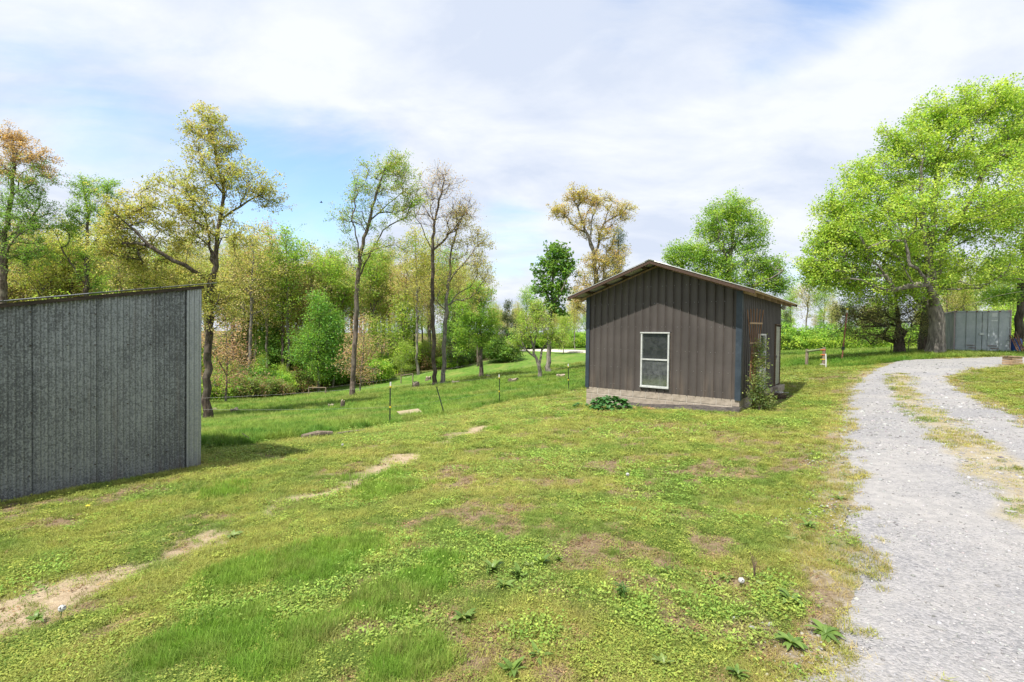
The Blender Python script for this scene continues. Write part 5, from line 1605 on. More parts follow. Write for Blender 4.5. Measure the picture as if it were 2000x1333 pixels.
def brace(name, a, b_, h, hr, r, label, mat, rail_mat=None):
    root = empty(name, tuple((np.array(a) + np.array(b_)) / 2), 0, label, 'fence brace')
    o = np.array(root.location)
    for k, p in enumerate((a, b_)):
        q = np.array(p) - o
        MB().tube([tuple(q + [0, 0, -0.4]), tuple(q + [0.01, 0, h[k] * 0.5]), tuple(q + [0.02, 0, h[k]])], [r * 1.08, r, r * 0.95], 9).build('post', mat, root)
    MB().tube([tuple(np.array(a) - o + [0, 0, hr[0]]), tuple(np.array(b_) - o + [0, 0, hr[1]])], r * 0.75, 8).build('rail', rail_mat or mat, root)
    return root
def gp(px, py, Y):
    p = at(px, py, Y); p[2] = g1(p[0], p[1]); return p
brace('rail_brace', gp(603, 773, 55), gp(636, 770, 55), (0.95, 0.85), (0.85, 0.8), 0.075, 'wooden rail brace at the pasture edge left of the leaning tree', M['grey_post'])
brace('rail_brace', gp(783, 749, 60), gp(806, 745, 60), (1.1, 1.0), (0.95, 1.0), 0.07, 'wooden rail brace at the pasture edge left of the leafless tree', M['grey_post'])
M['green_rail'] = simple_mat('mossy_rail', (0.10, 0.13, 0.06), (0.22, 0.25, 0.13), 4, 0.9)
A = gp(1575, 717, 25.5); B_ = gp(1608, 720, 24.5)
br = brace('gate_brace', A, B_, (0.98, 1.08), (0.85, 0.98), 0.075, 'short post-and-rail brace with colored insulators right of the brown shed', M['grey_post'], M['green_rail'])
bo = B_ - np.array(br.location)
for (z, m) in ((0.93, 'orange_pl'), (0.68, 'orange_pl'), (0.45, 'yellow'), (0.2, 'white_pl')):
    MB().tube([tuple(bo + [0, 0, z]), tuple(bo + [0, 0, z + 0.035])], 0.086, 9).build('insulator', M[m], br)
    MB().tube([tuple(bo + [-0.07, -0.03, z + 0.017]), tuple(bo + [-0.2, -0.05, z + 0.012])], 0.016, 6).build('insulator', M[m], br)
st = gp(1613, 720, 24.2)
tag(MB().tube([(0, 0, -0.1), (0, 0, 0.4), (-0.02, 0, 0.74)], 0.028, 7).build('marker_stake', M['white_pl'], None, loc=tuple(st)), 'white plastic stake touching the right post of the gate brace', 'stake')
pb = gp(1644, 706, 27); pt_ = at(1655, 604, 27)
pr = empty('rusty_pole', tuple(pb), 0, 'tall leaning rust-red pipe pole with yellow cap beside the driveway', 'pole')
v_ = Vector(pt_ - pb); pr.rotation_euler = v_.to_track_quat('Z', 'Y').to_euler(); L_ = v_.length
MB().tube([(0, 0, -0.3), (0, 0, L_ - 0.05)], 0.035, 9).build('pipe', M['pole_red'], pr)
MB().tube([(0, 0, L_ - 0.06), (0, 0, L_ - 0.02), (0, 0, L_ + 0.05)], [0.04, 0.045, 0.06], 9).build('cap', M['yellow'], pr)
MB().tube([(0, 0, L_ - 0.2), (0, 0, L_ - 0.061)], 0.038, 9).build('white_band', M['white_pl'], pr)
MB().box(-0.07, 0.07, -0.06, 0.06, 0.62, 0.8).build('clamp', M['tpost'], pr, 0.01)
MB().tube([(0.05, -0.05, 0.66), (0.12, -0.08, 0.8), (0.05, -0.06, 0.88)], 0.02, 6).build('rope', M['wire'], pr)
for z in (1.45, 1.62):
    MB().tube([(0, 0, z), (0, 0, z + 0.06)], 0.048, 9).build('collar', M['rust'], pr)

# stumps: each its own ragged mesh
def stump(px, py, r, h, label, seed, flat=False):
    p = on_ground(px, py)
    rr = random.Random(seed)
    root = empty('tree_stump' if not flat else 'flat_stone', tuple(p), rr.uniform(0, 6), label, 'stump' if not flat else 'stone', 'old stumps in the pasture' if not flat else None)
    n = 12
    V, F = [], []
    rad_ = [r * rr.uniform(0.82, 1.15) for _ in range(n)]
    tops = [h * rr.uniform(0.6, 1.15) for _ in range(n)]
    for lv, (fz, fr) in enumerate(((-0.15, 1.35), (0.0, 1.25), (0.35, 1.02), (1.0, 0.95))):
        for k in range(n):
            t = 2 * math.pi * k / n
            z = fz * tops[k] if fz > 0 else fz
            V.append((math.cos(t) * rad_[k] * fr, math.sin(t) * rad_[k] * fr, z))
    for lv in range(3):
        for k in range(n):
            k2 = (k + 1) % n
            F.append((lv * n + k, lv * n + k2, (lv + 1) * n + k2, (lv + 1) * n + k))
    b = MB(); b.v, b.f = V, F
    b.build('bark' if not flat else 'stone_side', M['stump'] if not flat else M['stone'], root)
    b = MB(); b.v = [(math.cos(2 * math.pi * k / n) * rad_[k] * 0.95, math.sin(2 * math.pi * k / n) * rad_[k] * 0.95, tops[k]) for k in range(n)] + [(0, 0, h * 0.8)]
    b.f = [(k, (k + 1) % n, n) for k in range(n)]
    b.build('cut_top' if not flat else 'stone_top', M['stump_top'] if not flat else M['stone'], root)
for i, (px, py, r, h, label) in enumerate((
    (419, 805, 0.16, 0.16, 'low dark stump just right of the oak trunk base'), (458, 808, 0.22, 0.22, 'ragged split stump second right of the oak base'),
    (646, 799, 0.18, 0.18, 'dark rounded stump below the flat grey stone'), (669, 800, 0.12, 0.34, 'small upright broken stump next to the dark rounded stump'),
    (700, 768, 0.22, 0.2, 'dark stump beside the foot of the leaning tree'), (812, 761, 0.34, 0.4, 'pale ragged stump left of the leafless tree'),
    (836, 742, 0.35, 0.25, 'greyish stump further up the slope left of the leafless tree'), (891, 752, 0.4, 0.2, 'low pale stump right of the two straight trunks'),
    (953, 740, 0.22, 0.25, 'small stump just right of the fresh green tree base'), (1002, 750, 0.4, 0.28, 'wide grey stump below the small spreading tree'), (1095, 741, 0.35, 0.22, 'low stump right of the small spreading tree'))):
    stump(px, py, r, h * 1.5, label, 40 + i)
stump(630, 784, 0.34, 0.16, 'flat grey stone in the pasture below the first rail brace', 77, True)

# weathered board lying in the pasture, old log, rusty bar, plank
p = on_ground(800, 814)
o = MB().box(-0.42, 0.42, -0.3, 0.3, 0.0, 0.016).build('plywood_board', M['ply'], None, loc=(p[0], p[1], p[2] + 0.17), rot=(rad(5), rad(-4), rad(28)))
tag(o, 'weathered tan plywood board lying flat beside the nearest steel post', 'board')
a_, b_ = on_ground(590, 858), on_ground(648, 852)
lg = empty('fallen_log', tuple((a_ + b_) / 2), 0, 'grey weathered log lying on the lawn edge below the pasture', 'log')
o_ = np.array(lg.location)
MB().tube([tuple(a_ - o_ + [0, 0, 0.05]), tuple((a_ + b_) / 2 - o_ + [0, 0.03, 0.075]), tuple(b_ - o_ + [0, 0, 0.06])], [0.05, 0.075, 0.055], 9).build('main_piece', M['grey_post'], lg)
MB().tube([tuple(a_ - o_ + [0.15, -0.09, 0.03]), tuple(b_ - o_ + [-0.2, -0.08, 0.03])], [0.03, 0.035], 7).build('split_piece', M['stump'], lg)
c_ = on_ground(712, 843)
tag(MB().tube([tuple(b_ + [0.1, 0.1, 0.03]), tuple((b_ + c_) / 2 + [0, 0, 0.04]), tuple(c_ + [0, 0, 0.03])], [0.03, 0.025, 0.015], 6).build('fallen_branch', M['grey_post']), 'thin fallen branch pointing right from the weathered log', 'branch')
a_ = on_ground(500, 868); b_ = at(473, 847, a_[1] + 0.1)
tag(MB().tube([tuple(a_ - [0, 0, 0.05]), tuple((a_ + b_) / 2 + [0, 0, 0.01]), tuple(b_)], [0.014, 0.014, 0.012], 6).build('rusty_bar', M['dark_wood']), 'dark rusty bar sticking out of the grass left of the weathered log', 'bar')
# wooden crate by the drive
p = on_ground(1977, 713)
cr = empty('wooden_crate', tuple(p), rad(12), 'small weathered wooden crate of stacked boards at the right edge of the drive', 'crate')
for k in range(3):
    z = 0.02 + k * 0.105
    for y in (-0.17, 0.15):
        MB().box(-0.29 + 0.01 * k, 0.29 - 0.01 * k, y, y + 0.022, z, z + 0.09).build('side_board', M['new_wood'], cr, 0.003)
    for x in (-0.27, 0.25):
        MB().box(x, x + 0.02, -0.147, 0.149, z, z + 0.088).build('end_board', M['new_wood'], cr)
for k in range(3):
    MB().box(-0.33, 0.33, -0.19 + 0.135 * k, -0.065 + 0.135 * k, 0.335, 0.357).build('lid_board', M['old_wood' if k == 1 else 'new_wood'], cr, 0.003)
# barrel and leaning poles beside the container
p = gp(1982, 692, 28.4)
ba = empty('blue_barrel', tuple(p), 0, 'blue plastic barrel half hidden behind the leaning poles by the container', 'barrel')
MB().tube([(0, 0, 0.0), (0, 0, 0.1), (0, 0, 0.5), (0, 0, 0.8), (0, 0, 0.88)], [0.25, 0.285, 0.295, 0.285, 0.25], 16).build('body', M['blue'], ba)
for z in (0.28, 0.58):
    MB().tube([(0, 0, z), (0, 0, z + 0.04)], 0.305, 16).build('hoop', M['blue'], ba)
MB().tube([(0, 0, 0.881), (0, 0, 0.91)], 0.24, 16).build('lid', M['blue'], ba)
rr = random.Random(4)
top0 = at(1975, 650, 28.2); bot0 = gp(1997, 693, 27.2)
for k in range(5):
    a = bot0 + [-0.2 + 0.11 * k, rr.uniform(-0.1, 0.1), 0]; a[2] = g1(a[0], a[1])
    t_ = top0 + [0.03 + 0.06 * k - 0.1, -0.05 * k, rr.uniform(-0.2, 0.12)]
    tag(MB().tube([tuple(a - np.array([0, 0, 0.02])), tuple(t_)], 0.024 + 0.006 * (k % 2), 7).build('leaning_pole', M['old_wood'] if k % 2 else M['rust']),
        ('leftmost rusty pole of the bundle leaning at the right side of the container', 'second rusty pole from the container in the leaning bundle', 'middle rusty pole of the bundle leaning beside the blue barrel', 'fourth rusty pole from the container in the leaning bundle', 'rightmost rusty pole of the bundle leaning beside the blue barrel')[k], 'pole', 'rusty poles leaning at the container')
# bird in the sky
bd = empty('bird', tuple(at(627, 396, 60)), rad(30), 'tiny dark bird flying in the blue gap left of the leaning tree', 'bird')
b = MB(); b.tube([(-0.16, 0, 0), (-0.08, 0, 0.01), (0.05, 0, 0.02), (0.15, 0, 0.03), (0.2, 0, 0.03)], [0.02, 0.05, 0.06, 0.04, 0.01], 8)
b.build('body', M['rubber'], bd)
for s in (-1, 1):
    w = MB(); w.hexa([(-0.05, s * 0.03, 0.02), (0.08, s * 0.03, 0.02), (0.03, s * 0.34, 0.1), (-0.06, s * 0.36, 0.1), (-0.05, s * 0.03, 0.035), (0.08, s * 0.03, 0.035), (0.03, s * 0.34, 0.11), (-0.06, s * 0.36, 0.11)])
    w.build('wing', M['rubber'], bd)

# ------------------------------------------------------------------ things against the brown shed
BM = brown.matrix_basis.copy()
def shed_pt(x, y, z=None):
    q = Matrix.Translation(brown.location) @ Matrix.Rotation(brown.rotation_euler.z, 4, 'Z') @ Vector((x, y, 0))
    zz_ = g1(q.x, q.y) if z is None else z
    return np.array([q.x, q.y, zz_])
# fan trellis leaning at the corner
tp = shed_pt(FW + 0.24, 0.55)
tr = empty('fan_trellis', tuple(tp), brown.rotation_euler.z + rad(58), 'brown wooden fan trellis standing at the right corner of the brown shed', 'trellis')
M['cedar_wood'] = simple_mat('trellis_wood', (0.17, 0.085, 0.04), (0.30, 0.16, 0.08), 3, 0.8, (8, 8, 1))
TZ = 2.52 - tp[2]
for k in range(6):
    f = (k - 2.5) / 2.5
    MB().beam((f * 0.05, 0.003 * k, 0.0), (f * 0.06, 0.003 * k, TZ * 0.45), 0.018, 0.012, up=(0, 1, 0)).build('lower_slat', M['cedar_wood'], tr)
    MB().beam((f * 0.06, 0.003 * k, TZ * 0.45), (f * 0.29, 0.003 * k, TZ - abs(f) * 0.04), 0.020, 0.012, up=(0, 1, 0)).build('slat', M['cedar_wood'], tr)
for (z, w) in ((TZ * 0.55, 0.15), (TZ * 0.65, 0.20), (TZ * 0.845, 0.22)):
    MB().box(-w, w, -0.035, -0.012, z, z + 0.045).build('cross_bar', M['new_wood'], tr)
MB().beam((-0.16, -0.02, TZ * 0.28), (-0.13, -0.02, TZ * 0.58), 0.05, 0.02, up=(0, 1, 0)).build('loose_slat', M['cedar_wood'], tr)
# climbing vine
def leafy(name, label, cat, base, ells, n, size, palette, seed, stems, bark='bark', aspect=0.6, sig=0.09, per=16):
    t = Tree(seed)
    for L in stems:
        t.limb(L, 0.12, 0.05, 0.015)
    C = t.clumps([(c, r, k, 0.6) for (c, r, k) in ells])
    t.grow(C, 0.15, 0.2, 0.05)
    tb = t.tubes(0.016, 0.003, 0.1)
    lf = t.leaves(per, sig, size, palette, 0.2, None, 0.2, aspect)
    return place_tree(name, label, tuple(base), tb, lf, M[bark], cat=cat, trunk_name='stems', crown_name='leaves')
vb = shed_pt(FW + 0.45, 0.25)
leafy('climbing_vine', 'leafy climbing vine covering the lower trellis at the corner of the brown shed', 'vine', vb,
      [((0.05, 0.1, 0.35), (0.38, 0.38, 0.34), 90), ((0.0, 0.1, 0.8), (0.26, 0.26, 0.35), 60), ((0.06, 0.2, 1.3), (0.2, 0.22, 0.4), 44), ((0.1, 0.2, 1.8), (0.13, 0.16, 0.3), 18), ((0.22, 0.2, 0.2), (0.25, 0.25, 0.2), 24)],
      0, 0.055, (((0.15, 0.20, 0.05), 3), ((0.10, 0.15, 0.035), 4), ((0.24, 0.27, 0.09), 2)), 61, [[(0, 0, -0.1), (0, 0.1, 0.5), (0.03, 0.15, 1.1), (0.08, 0.2, 1.9)], [(0, 0, 0), (0.2, 0.1, 0.4)]], per=14)
# broad leaved plant at the left end of the foundation
def broad_leaf_mesh(L, Wd, curl, seed, col_mat, fold=0.25):
    n = 6
    V, Q = [], []
    for i in range(n + 1):
        f = i / n
        w = Wd * math.sin(math.pi * min(1, f * 0.93 + 0.06)) ** 0.75
        x = L * f; z = curl * L * (f - f * f * 1.15) * 1.6
        V += [(x, -w, z + fold * w), (x, 0, z), (x, w, z + fold * w)]
    for i in range(n):
        a = i * 3
        Q += [(a, a + 3, a + 4, a + 1), (a + 1, a + 4, a + 5, a + 2)]
    return mesh_np('leaf', V, quads=Q, mats=(col_mat,), smooth=True)
def plain_leaf(name, c1, c2, trans=0.25, rough=0.45):
    t = NT(name)
    n = t.noise(t.coord((1, 1, 1)), 22, 4, 0.6)
    oi = t.add('ShaderNodeObjectInfo')
    c = t.mix(t.range(t.math('ADD', n, t.math('MULTIPLY', oi.outputs['Random'], 0.5)), 0.4, 1.0), c1, c2)
    p = t.principled(c, rough, 0, spec=0.4)
    tl = t.add('ShaderNodeBsdfTranslucent'); t.l.new(t.mix(1.0, c, (1.2, 1.2, 0.5), 'MULTIPLY'), tl.inputs[0])
    m = t.add('ShaderNodeMixShader'); m.inputs[0].default_value = trans
    t.l.new(p.outputs[0], m.inputs[1]); t.l.new(tl.outputs[0], m.inputs[2])
    return t.finish(m)
M['hosta'] = plain_leaf('deep_green_leaf', (0.035, 0.12, 0.03), (0.08, 0.21, 0.05))
M['dock'] = plain_leaf('weed_leaf', (0.075, 0.145, 0.025), (0.16, 0.25, 0.05))
M['dock_pale'] = plain_leaf('pale_weed_leaf', (0.13, 0.21, 0.05), (0.24, 0.31, 0.09))
M['dock_dark'] = plain_leaf('dark_weed_leaf', (0.05, 0.115, 0.02), (0.10, 0.19, 0.03))
hp = on_ground(1192, 801)
hs = empty('leafy_green_plant', tuple(hp), 0, 'low mound of glossy dark green leaves at the left end of the block foundation', 'plant')
hm = [broad_leaf_mesh(0.16, 0.065, c, 1, M['hosta']) for c in (0.1, 0.3, 0.5)]
rr = random.Random(8)
for k in range(190):
    th = rr.uniform(0, 6.28); R_ = rr.random() ** 0.55
    x = math.cos(th) * R_ * 0.55 + rr.uniform(-0.03, 0.03); y = math.sin(th) * R_ * 0.33
    z = 0.40 * (1 - R_ ** 2.2) * rr.uniform(0.45, 1.0) + 0.04
    o = obj('leaf', rr.choice(hm), hs, (x, y, z), (rr.uniform(-0.5, 0.5), rr.uniform(-0.5, 0.55), th + rr.uniform(-0.9, 0.9)))
    s_ = rr.uniform(0.7, 1.25); o.scale = (s_, s_, s_)
hp2 = on_ground(1137, 796)
hs2 = empty('leafy_green_plant', tuple(hp2), 0, 'small sprig of dark green leaves left of the glossy mound at the shed corner', 'plant')
for k in range(26):
    th = rr.uniform(0, 6.28); R_ = rr.random() ** 0.6
    o = obj('leaf', rr.choice(hm), hs2, (math.cos(th) * R_ * 0.28, math.sin(th) * R_ * 0.15, 0.02 + 0.10 * (1 - R_)), (rr.uniform(-0.5, 0.5), rr.uniform(-0.6, 0.2), th))
    o.scale = (0.7, 0.7, 0.7)
# dark ash strip along the foundation foot
xs = np.linspace(1.0, FW + 0.05, 50); rows = []
for j, (dy, hz_) in enumerate(((0.02, 0.13), (-0.07, 0.13), (-0.18, 0.08), (-0.34, -0.03))):
    r_ = []
    for x in xs:
        q = shed_pt(x, dy + (vn1(x * 2, j, 1.0) - 0.5) * 0.08)
        r_.append((q[0], q[1], q[2] + hz_ * (0.55 + 0.7 * vn2(x * 1.4, j * 0.7, 1.0)) * sstep(x, 0.95, 1.6) ))
    rows.append(r_)
V = np.array(rows).reshape(-1, 3); w = len(xs)
a_, b_ = np.meshgrid(np.arange(w - 1), np.arange(3)); q0 = (b_ * w + a_).ravel()
tag(obj('soil_bank', mesh_np('soil_bank', V, quads=np.c_[q0, q0 + w, q0 + w + 1, q0 + 1], mats=(M['mulch'],), smooth=True)), kind='structure')
# straw tufts and brush heap
def sticks(name, label, cat, base, n, rx, ry, h, L, r, mat, seed, lay=0.35):
    rr = random.Random(seed)
    b = MB()
    for _ in range(n):
        th = rr.uniform(0, 6.28); q = rr.random() ** 0.6
        x, y = math.cos(th) * q * rx, math.sin(th) * q * ry
        z = h * (1 - q) * rr.random() + 0.01
        d = Vector((rr.gauss(0, 1), rr.gauss(0, 1), rr.gauss(0, lay))).normalized() * L * rr.uniform(0.5, 1.2)
        b.tube([(x - d.x / 2, y - d.y / 2, max(z - d.z / 2, 0.0)), (x, y, z + 0.01), (x + d.x / 2, y + d.y / 2, max(z + d.z / 2, 0.0))], r, 3, cap=False)
    return tag(b.build(name, mat, None, loc=tuple(base)), label, cat)
sticks('straw_clump', 'left tan clump of dry straw at the foot of the block foundation', 'straw', on_ground(1233, 800), 130, 0.2, 0.1, 0.1, 0.14, 0.003, M['straw'], 1)
sticks('straw_clump', 'right tan clump of dry straw at the foot of the block foundation', 'straw', on_ground(1266, 801), 130, 0.2, 0.1, 0.1, 0.14, 0.003, M['straw'], 2)
sticks('brush_heap', 'low brown heap of dead twigs on bare soil beside the shed side wall', 'brush', on_ground(1515, 778), 220, 0.7, 0.5, 0.16, 0.4, 0.006, M['old_wood'], 3)
sticks('loose_debris', 'few pale scraps lying on the brush heap beside the shed', 'debris', on_ground(1522, 774) + np.array([0, 0, 0.1]), 8, 0.25, 0.15, 0.05, 0.3, 0.02, M['white_panel'], 4, 0.1)

# ------------------------------------------------------------------ lawn weeds with separate leaves
leafkinds = {
    'dock': [broad_leaf_mesh(0.20, 0.030, c, 1, M['dock']) for c in (0.15, 0.3, 0.5)],
    'pale': [broad_leaf_mesh(0.15, 0.026, c, 1, M['dock_pale']) for c in (0.15, 0.3)],
    'tall': [broad_leaf_mesh(0.24, 0.014, c, 1, M['dock_dark']) for c in (0.8, 1.3)],
    'broad': [broad_leaf_mesh(0.13, 0.034, c, 1, M['dock_pale']) for c in (0.3, 0.6)]}
def weed(px, py, kind_, n, s, tilt, label, seed):
    p = on_ground(px, py)
    root = empty('broadleaf_weed', (p[0], p[1], p[2] - 0.005), 0, label, 'weed', 'broadleaf weeds in the lawn')
    rr = random.Random(seed)
    s = s * rr.uniform(0.7, 1.1)
    for k in range(int(n * rr.uniform(1.0, 1.9))):
        o = obj('leaf', rr.choice(leafkinds[kind_]), root, (0, 0, 0.01), (rr.uniform(-0.3, 0.3), -rr.uniform(*tilt), k * 2.4 + rr.uniform(-0.4, 0.4)))
        q = 0.47 * s * rr.uniform(0.4, 1.25); o.scale = (q, q, q)
for i, w in enumerate((
    (962, 1118, 'dock', 12, 1.0, (0.2, 0.9), 'long-leaved weed rosette leftmost of the cluster in mid lawn'),
    (1012, 1128, 'dock', 14, 1.0, (0.2, 1.0), 'long-leaved weed rosette in the middle of the mid-lawn cluster'),
    (1058, 1105, 'dock', 12, 1.0, (0.2, 1.0), 'upright leafy weed at the upper right of the mid-lawn cluster'),
    (1035, 1112, 'pale', 10, 1.0, (0.2, 0.9), 'pale weed tucked inside the mid-lawn cluster'),
    (985, 1152, 'dock', 14, 0.95, (0.1, 0.8), 'spreading weed lowest in the mid-lawn cluster'),
    (1092, 1098, 'dock', 11, 0.9, (0.3, 1.0), 'weed rosette just right of the mid-lawn cluster'),
    (1214, 1172, 'tall', 26, 0.9, (0.7, 1.3), 'dark green upright tuft of strap leaves alone in the right lawn'),
    (1050, 1288, 'dock', 10, 0.9, (0.2, 0.8), 'weed rosette near the bottom centre of the lawn'),
    (1000, 1318, 'dock', 12, 1.0, (0.2, 0.8), 'larger leafy weed at the bottom edge left of centre'),
    (1295, 1302, 'pale', 9, 1.0, (0.2, 0.8), 'pale weed rosette at the bottom edge right of the strap-leaf tuft'),
    (1192, 1005, 'pale', 12, 1.1, (0.1, 0.7), 'pale leafy weed far up the lawn left of its twin'),
    (1240, 1003, 'pale', 12, 1.1, (0.1, 0.8), 'pale leafy weed far up the lawn right of its twin'),
    (1418, 1135, 'dock', 12, 1.0, (0.1, 0.6), 'flat green weed beside the dry brown stem near the drive'),
    (1482, 1150, 'broad', 9, 1.2, (0.2, 0.8), 'light broad-leaved weed just right of the dry brown stem'),
    (1580, 1032, 'dock', 14, 1.1, (0.1, 0.7), 'wide green weed clump at the drive edge halfway up the lawn'),
    (1545, 1058, 'pale', 14, 0.9, (0.1, 0.5), 'silvery pale weed rosette left of the wide drive-edge clump'),
    (1545, 1180, 'dock', 14, 1.0, (0.1, 0.7), 'green weed at the drive edge above the lowest weeds'),
    (1545, 1262, 'dock', 14, 0.9, (0.1, 0.5), 'flat green weed rosette low by the drive edge'),
    (1612, 1240, 'dock', 14, 1.0, (0.0, 0.3), 'prostrate weed sprawling onto the gravel edge'),
    (1632, 1104, 'dock', 10, 0.8, (0.0, 0.3), 'small flat weed on the gravel edge below the wide clump'),
    (1640, 978, 'dock', 10, 0.8, (0.0, 0.4), 'flat weed on the gravel edge above the wide clump'),
    (1440, 1325, 'dock', 12, 1.0, (0.2, 0.8), 'leafy weed cut by the bottom edge near the drive'),
    (70, 1216, 'dock', 14, 1.0, (0.1, 0.7), 'leafy weed beside the bare path at the left edge'),
    (455, 1050, 'pale', 12, 1.1, (0.1, 0.6), 'pale weed beside the bare path below the shed corner'),
    (320, 1062, 'pale', 12, 1.0, (0.1, 0.5), 'pale weed above the bare path left of the lush patch'),
    (905, 1215, 'dock', 12, 0.9, (0.2, 0.8), 'green weed between the lush strip and the mid-lawn cluster'))):
    weed(*w, seed=500 + i)
# dry brown stem, dandelions, stones
p = on_ground(1474, 1135)
sb = MB()
for k in range(5):
    sb.tube([(0, 0, -0.02), (0.006 * (k - 2), 0.004 * k, 0.1), (0.018 * (k - 2), 0.01 * k, 0.2 - 0.02 * k)], 0.0022, 4)
tag(sb.build('dry_stem', M['old_wood'], None, loc=tuple(p)), 'thin dry brown weed stem standing upright near the drive', 'stem')
M['puff'] = simple_mat('seed_head', (0.5, 0.5, 0.48), (0.66, 0.66, 0.63), 30, 0.9)
def dandelion(px, py, h, seed_head, label):
    p = on_ground(px, py)
    r = empty('dandelion', tuple(p), 0, label, 'dandelion')
    MB().tube([(0, 0, -0.01), (0.005, 0, h * 0.6), (0.01, 0, h)], 0.0025, 5).build('stem', M['dock_pale'], r)
    if seed_head:
        b = MB(); rr = random.Random(int(px))
        for k in range(110):
            d = Vector((rr.gauss(0, 1), rr.gauss(0, 1), rr.gauss(0, 1))).normalized()
            c = Vector((0.01, 0, h))
            e = c + d * 0.02
            s_ = d.orthogonal().normalized() * 0.005; u_ = d.cross(s_).normalized() * 0.005
            i0 = len(b.v); b.v += [tuple(e - s_), tuple(e - u_), tuple(e + s_), tuple(e + u_), tuple(c)]
            b.f += [(i0, i0 + 1, i0 + 2, i0 + 3), (i0, i0 + 2, i0 + 4)]
        b.build('seed_head', M['puff'], r)
    else:
        MB().tube([(0.01, 0, h), (0.01, 0, h + 0.008), (0.01, 0, h + 0.012)], [0.006, 0.022, 0.012], 12).build('flower', M['yellow'], r)
dandelion(118, 1222, 0.10, True, 'dandelion seed head by the bare path near the left edge')
dandelion(1224, 942, 0.09, True, 'dandelion seed head far up the right lawn')
dandelion(1445, 1150, 0.05, True, 'low dandelion seed head beside the dry brown stem')
dandelion(170, 998, 0.05, False, 'yellow dandelion flower in front of the galvanized shed')
dandelion(668, 882, 0.12, True, 'dandelion seed head on the lawn right of the shed shadow')
def pebble_mesh(name, seed, mat, sub=1):
    bm = bmesh.new(); bmesh.ops.create_icosphere(bm, subdivisions=sub, radius=1.0)
    rr = random.Random(seed)
    for v in bm.verts:
        v.co *= rr.uniform(0.78, 1.15)
        v.co.z *= 0.6; v.co.x *= 1.15
    me = bpy.data.meshes.new(name); bm.to_mesh(me); bm.free(); me.materials.append(mat)
    return me
for (px, py, s, sq, label) in ((1830, 1236, 0.028, 0.55, 'elongated grey stone lying alone on the drive near the bottom right'), (1975, 1005, 0.03, 0.8, 'pale stone on the drive at the right edge'), (1470, 1233, 0.014, 0.7, 'small white stone in the bare soil by the drive')):
    p = on_ground(px, py)
    o = obj('loose_stone', pebble_mesh('loose_stone', int(px), M['stone'], 2), None, (p[0], p[1], p[2] + 0.02), (0, 0, rad(-30)))
    o.scale = (s * 1.4, s * sq, s * 0.7)
    tag(o, label, 'stone')

# ------------------------------------------------------------------ grass, clover, leaf litter and gravel (too many to count)
def tuft(name, nb, h, w, spread, lean, seed, mat, leafy_=False, segs=3):
    r = np.random.default_rng(seed)
    V, T = [], []
    for k in range(nb):
        a = r.uniform(0, 6.28); q = r.random() ** 0.6 * spread
        x, y = math.cos(a) * q, math.sin(a) * q
        th = r.uniform(0, 6.28); d = np.array([math.cos(th), math.sin(th)])
        ln = abs(r.normal(0, lean)); hh = h * r.uniform(0.5, 1.15)
        side = np.array([-d[1], d[0]]) * w * r.uniform(0.7, 1.2)
        i0 = len(V)
        for s_ in range(segs):
            f = s_ / segs
            ww = (1 - f * 0.75)
            off = d * ln * hh * f * f * 1.5
            z = hh * (f - 0.25 * min(ln, 1.2) * f * f)
            V.append((x + off[0] + side[0] * ww, y + off[1] + side[1] * ww, z - 0.004)); V.append((x + off[0] - side[0] * ww, y + off[1] - side[1] * ww, z - 0.004))
        off = d * ln * hh * 1.5
        V.append((x + off[0], y + off[1], hh * (1 - 0.25 * min(ln, 1.2))))
        for s_ in range(segs - 1):
            b0 = i0 + 2 * s_
            T += [(b0, b0 + 1, b0 + 3), (b0, b0 + 3, b0 + 2)]
        T.append((i0 + 2 * segs - 2, i0 + 2 * segs - 1, i0 + 2 * segs))
    return bpy.data.objects.new(name, mesh_np(name, V, tris=T, mats=(mat,)))
def clover(name, n, size, spread, h, seed, mat):
    r = np.random.default_rng(seed)
    P = np.c_[r.normal(0, spread, n), r.normal(0, spread, n), r.uniform(0.006, h, n)]
    V, T = [], []
    for p in P:
        L = size * r.uniform(0.6, 1.3)
        t0 = r.uniform(0, 6.28)
        nn = nrm(np.array([r.normal(0, 0.35), r.normal(0, 0.35), 1]))
        ax = nrm(np.cross(nn, np.array([math.cos(t0), math.sin(t0), 0.1]))); sd = np.cross(nn, ax)
        i0 = len(V)
        for k in range(5):
            a = k * 2 * math.pi / 5
            V.append(tuple(p + (ax * math.cos(a) * (1.0 if k else 1.5) + sd * math.sin(a) * 0.62) * L * 1.15))
        T += [(i0, i0 + 1, i0 + 2), (i0, i0 + 2, i0 + 3), (i0, i0 + 3, i0 + 4)]
    return bpy.data.objects.new(name, mesh_np(name, V, tris=T, mats=(mat,)))
g = M['grass']
gobj = [tuft('00_lush', 24, 0.075, 0.0022, 0.05, 0.45, 1, g), tuft('01_lush', 24, 0.06, 0.0022, 0.05, 0.6, 2, g),
        tuft('02_short', 24, 0.040, 0.0022, 0.05, 0.7, 3, g, segs=2), tuft('03_short', 24, 0.033, 0.0024, 0.055, 0.9, 4, g, segs=2),
        clover('04_clover', 34, 0.0048, 0.034, 0.03, 5, g), clover('05_clover', 30, 0.0062, 0.036, 0.038, 6, g),
        tuft('06_dry', 16, 0.035, 0.0014, 0.05, 1.6, 7, g, segs=2),
        tuft('07_field', 34, 0.26, 0.006, 0.13, 0.5, 8, g), tuft('08_field', 34, 0.20, 0.006, 0.14, 0.7, 9, g),
        clover('09_litter', 14, 0.008, 0.04, 0.012, 10, g), clover('10_weedlet', 20, 0.009, 0.04, 0.05, 11, g)]
r = np.random.default_rng(77)
NG = 225000
Y = 1.9 * (55 / 1.9) ** r.random(NG)
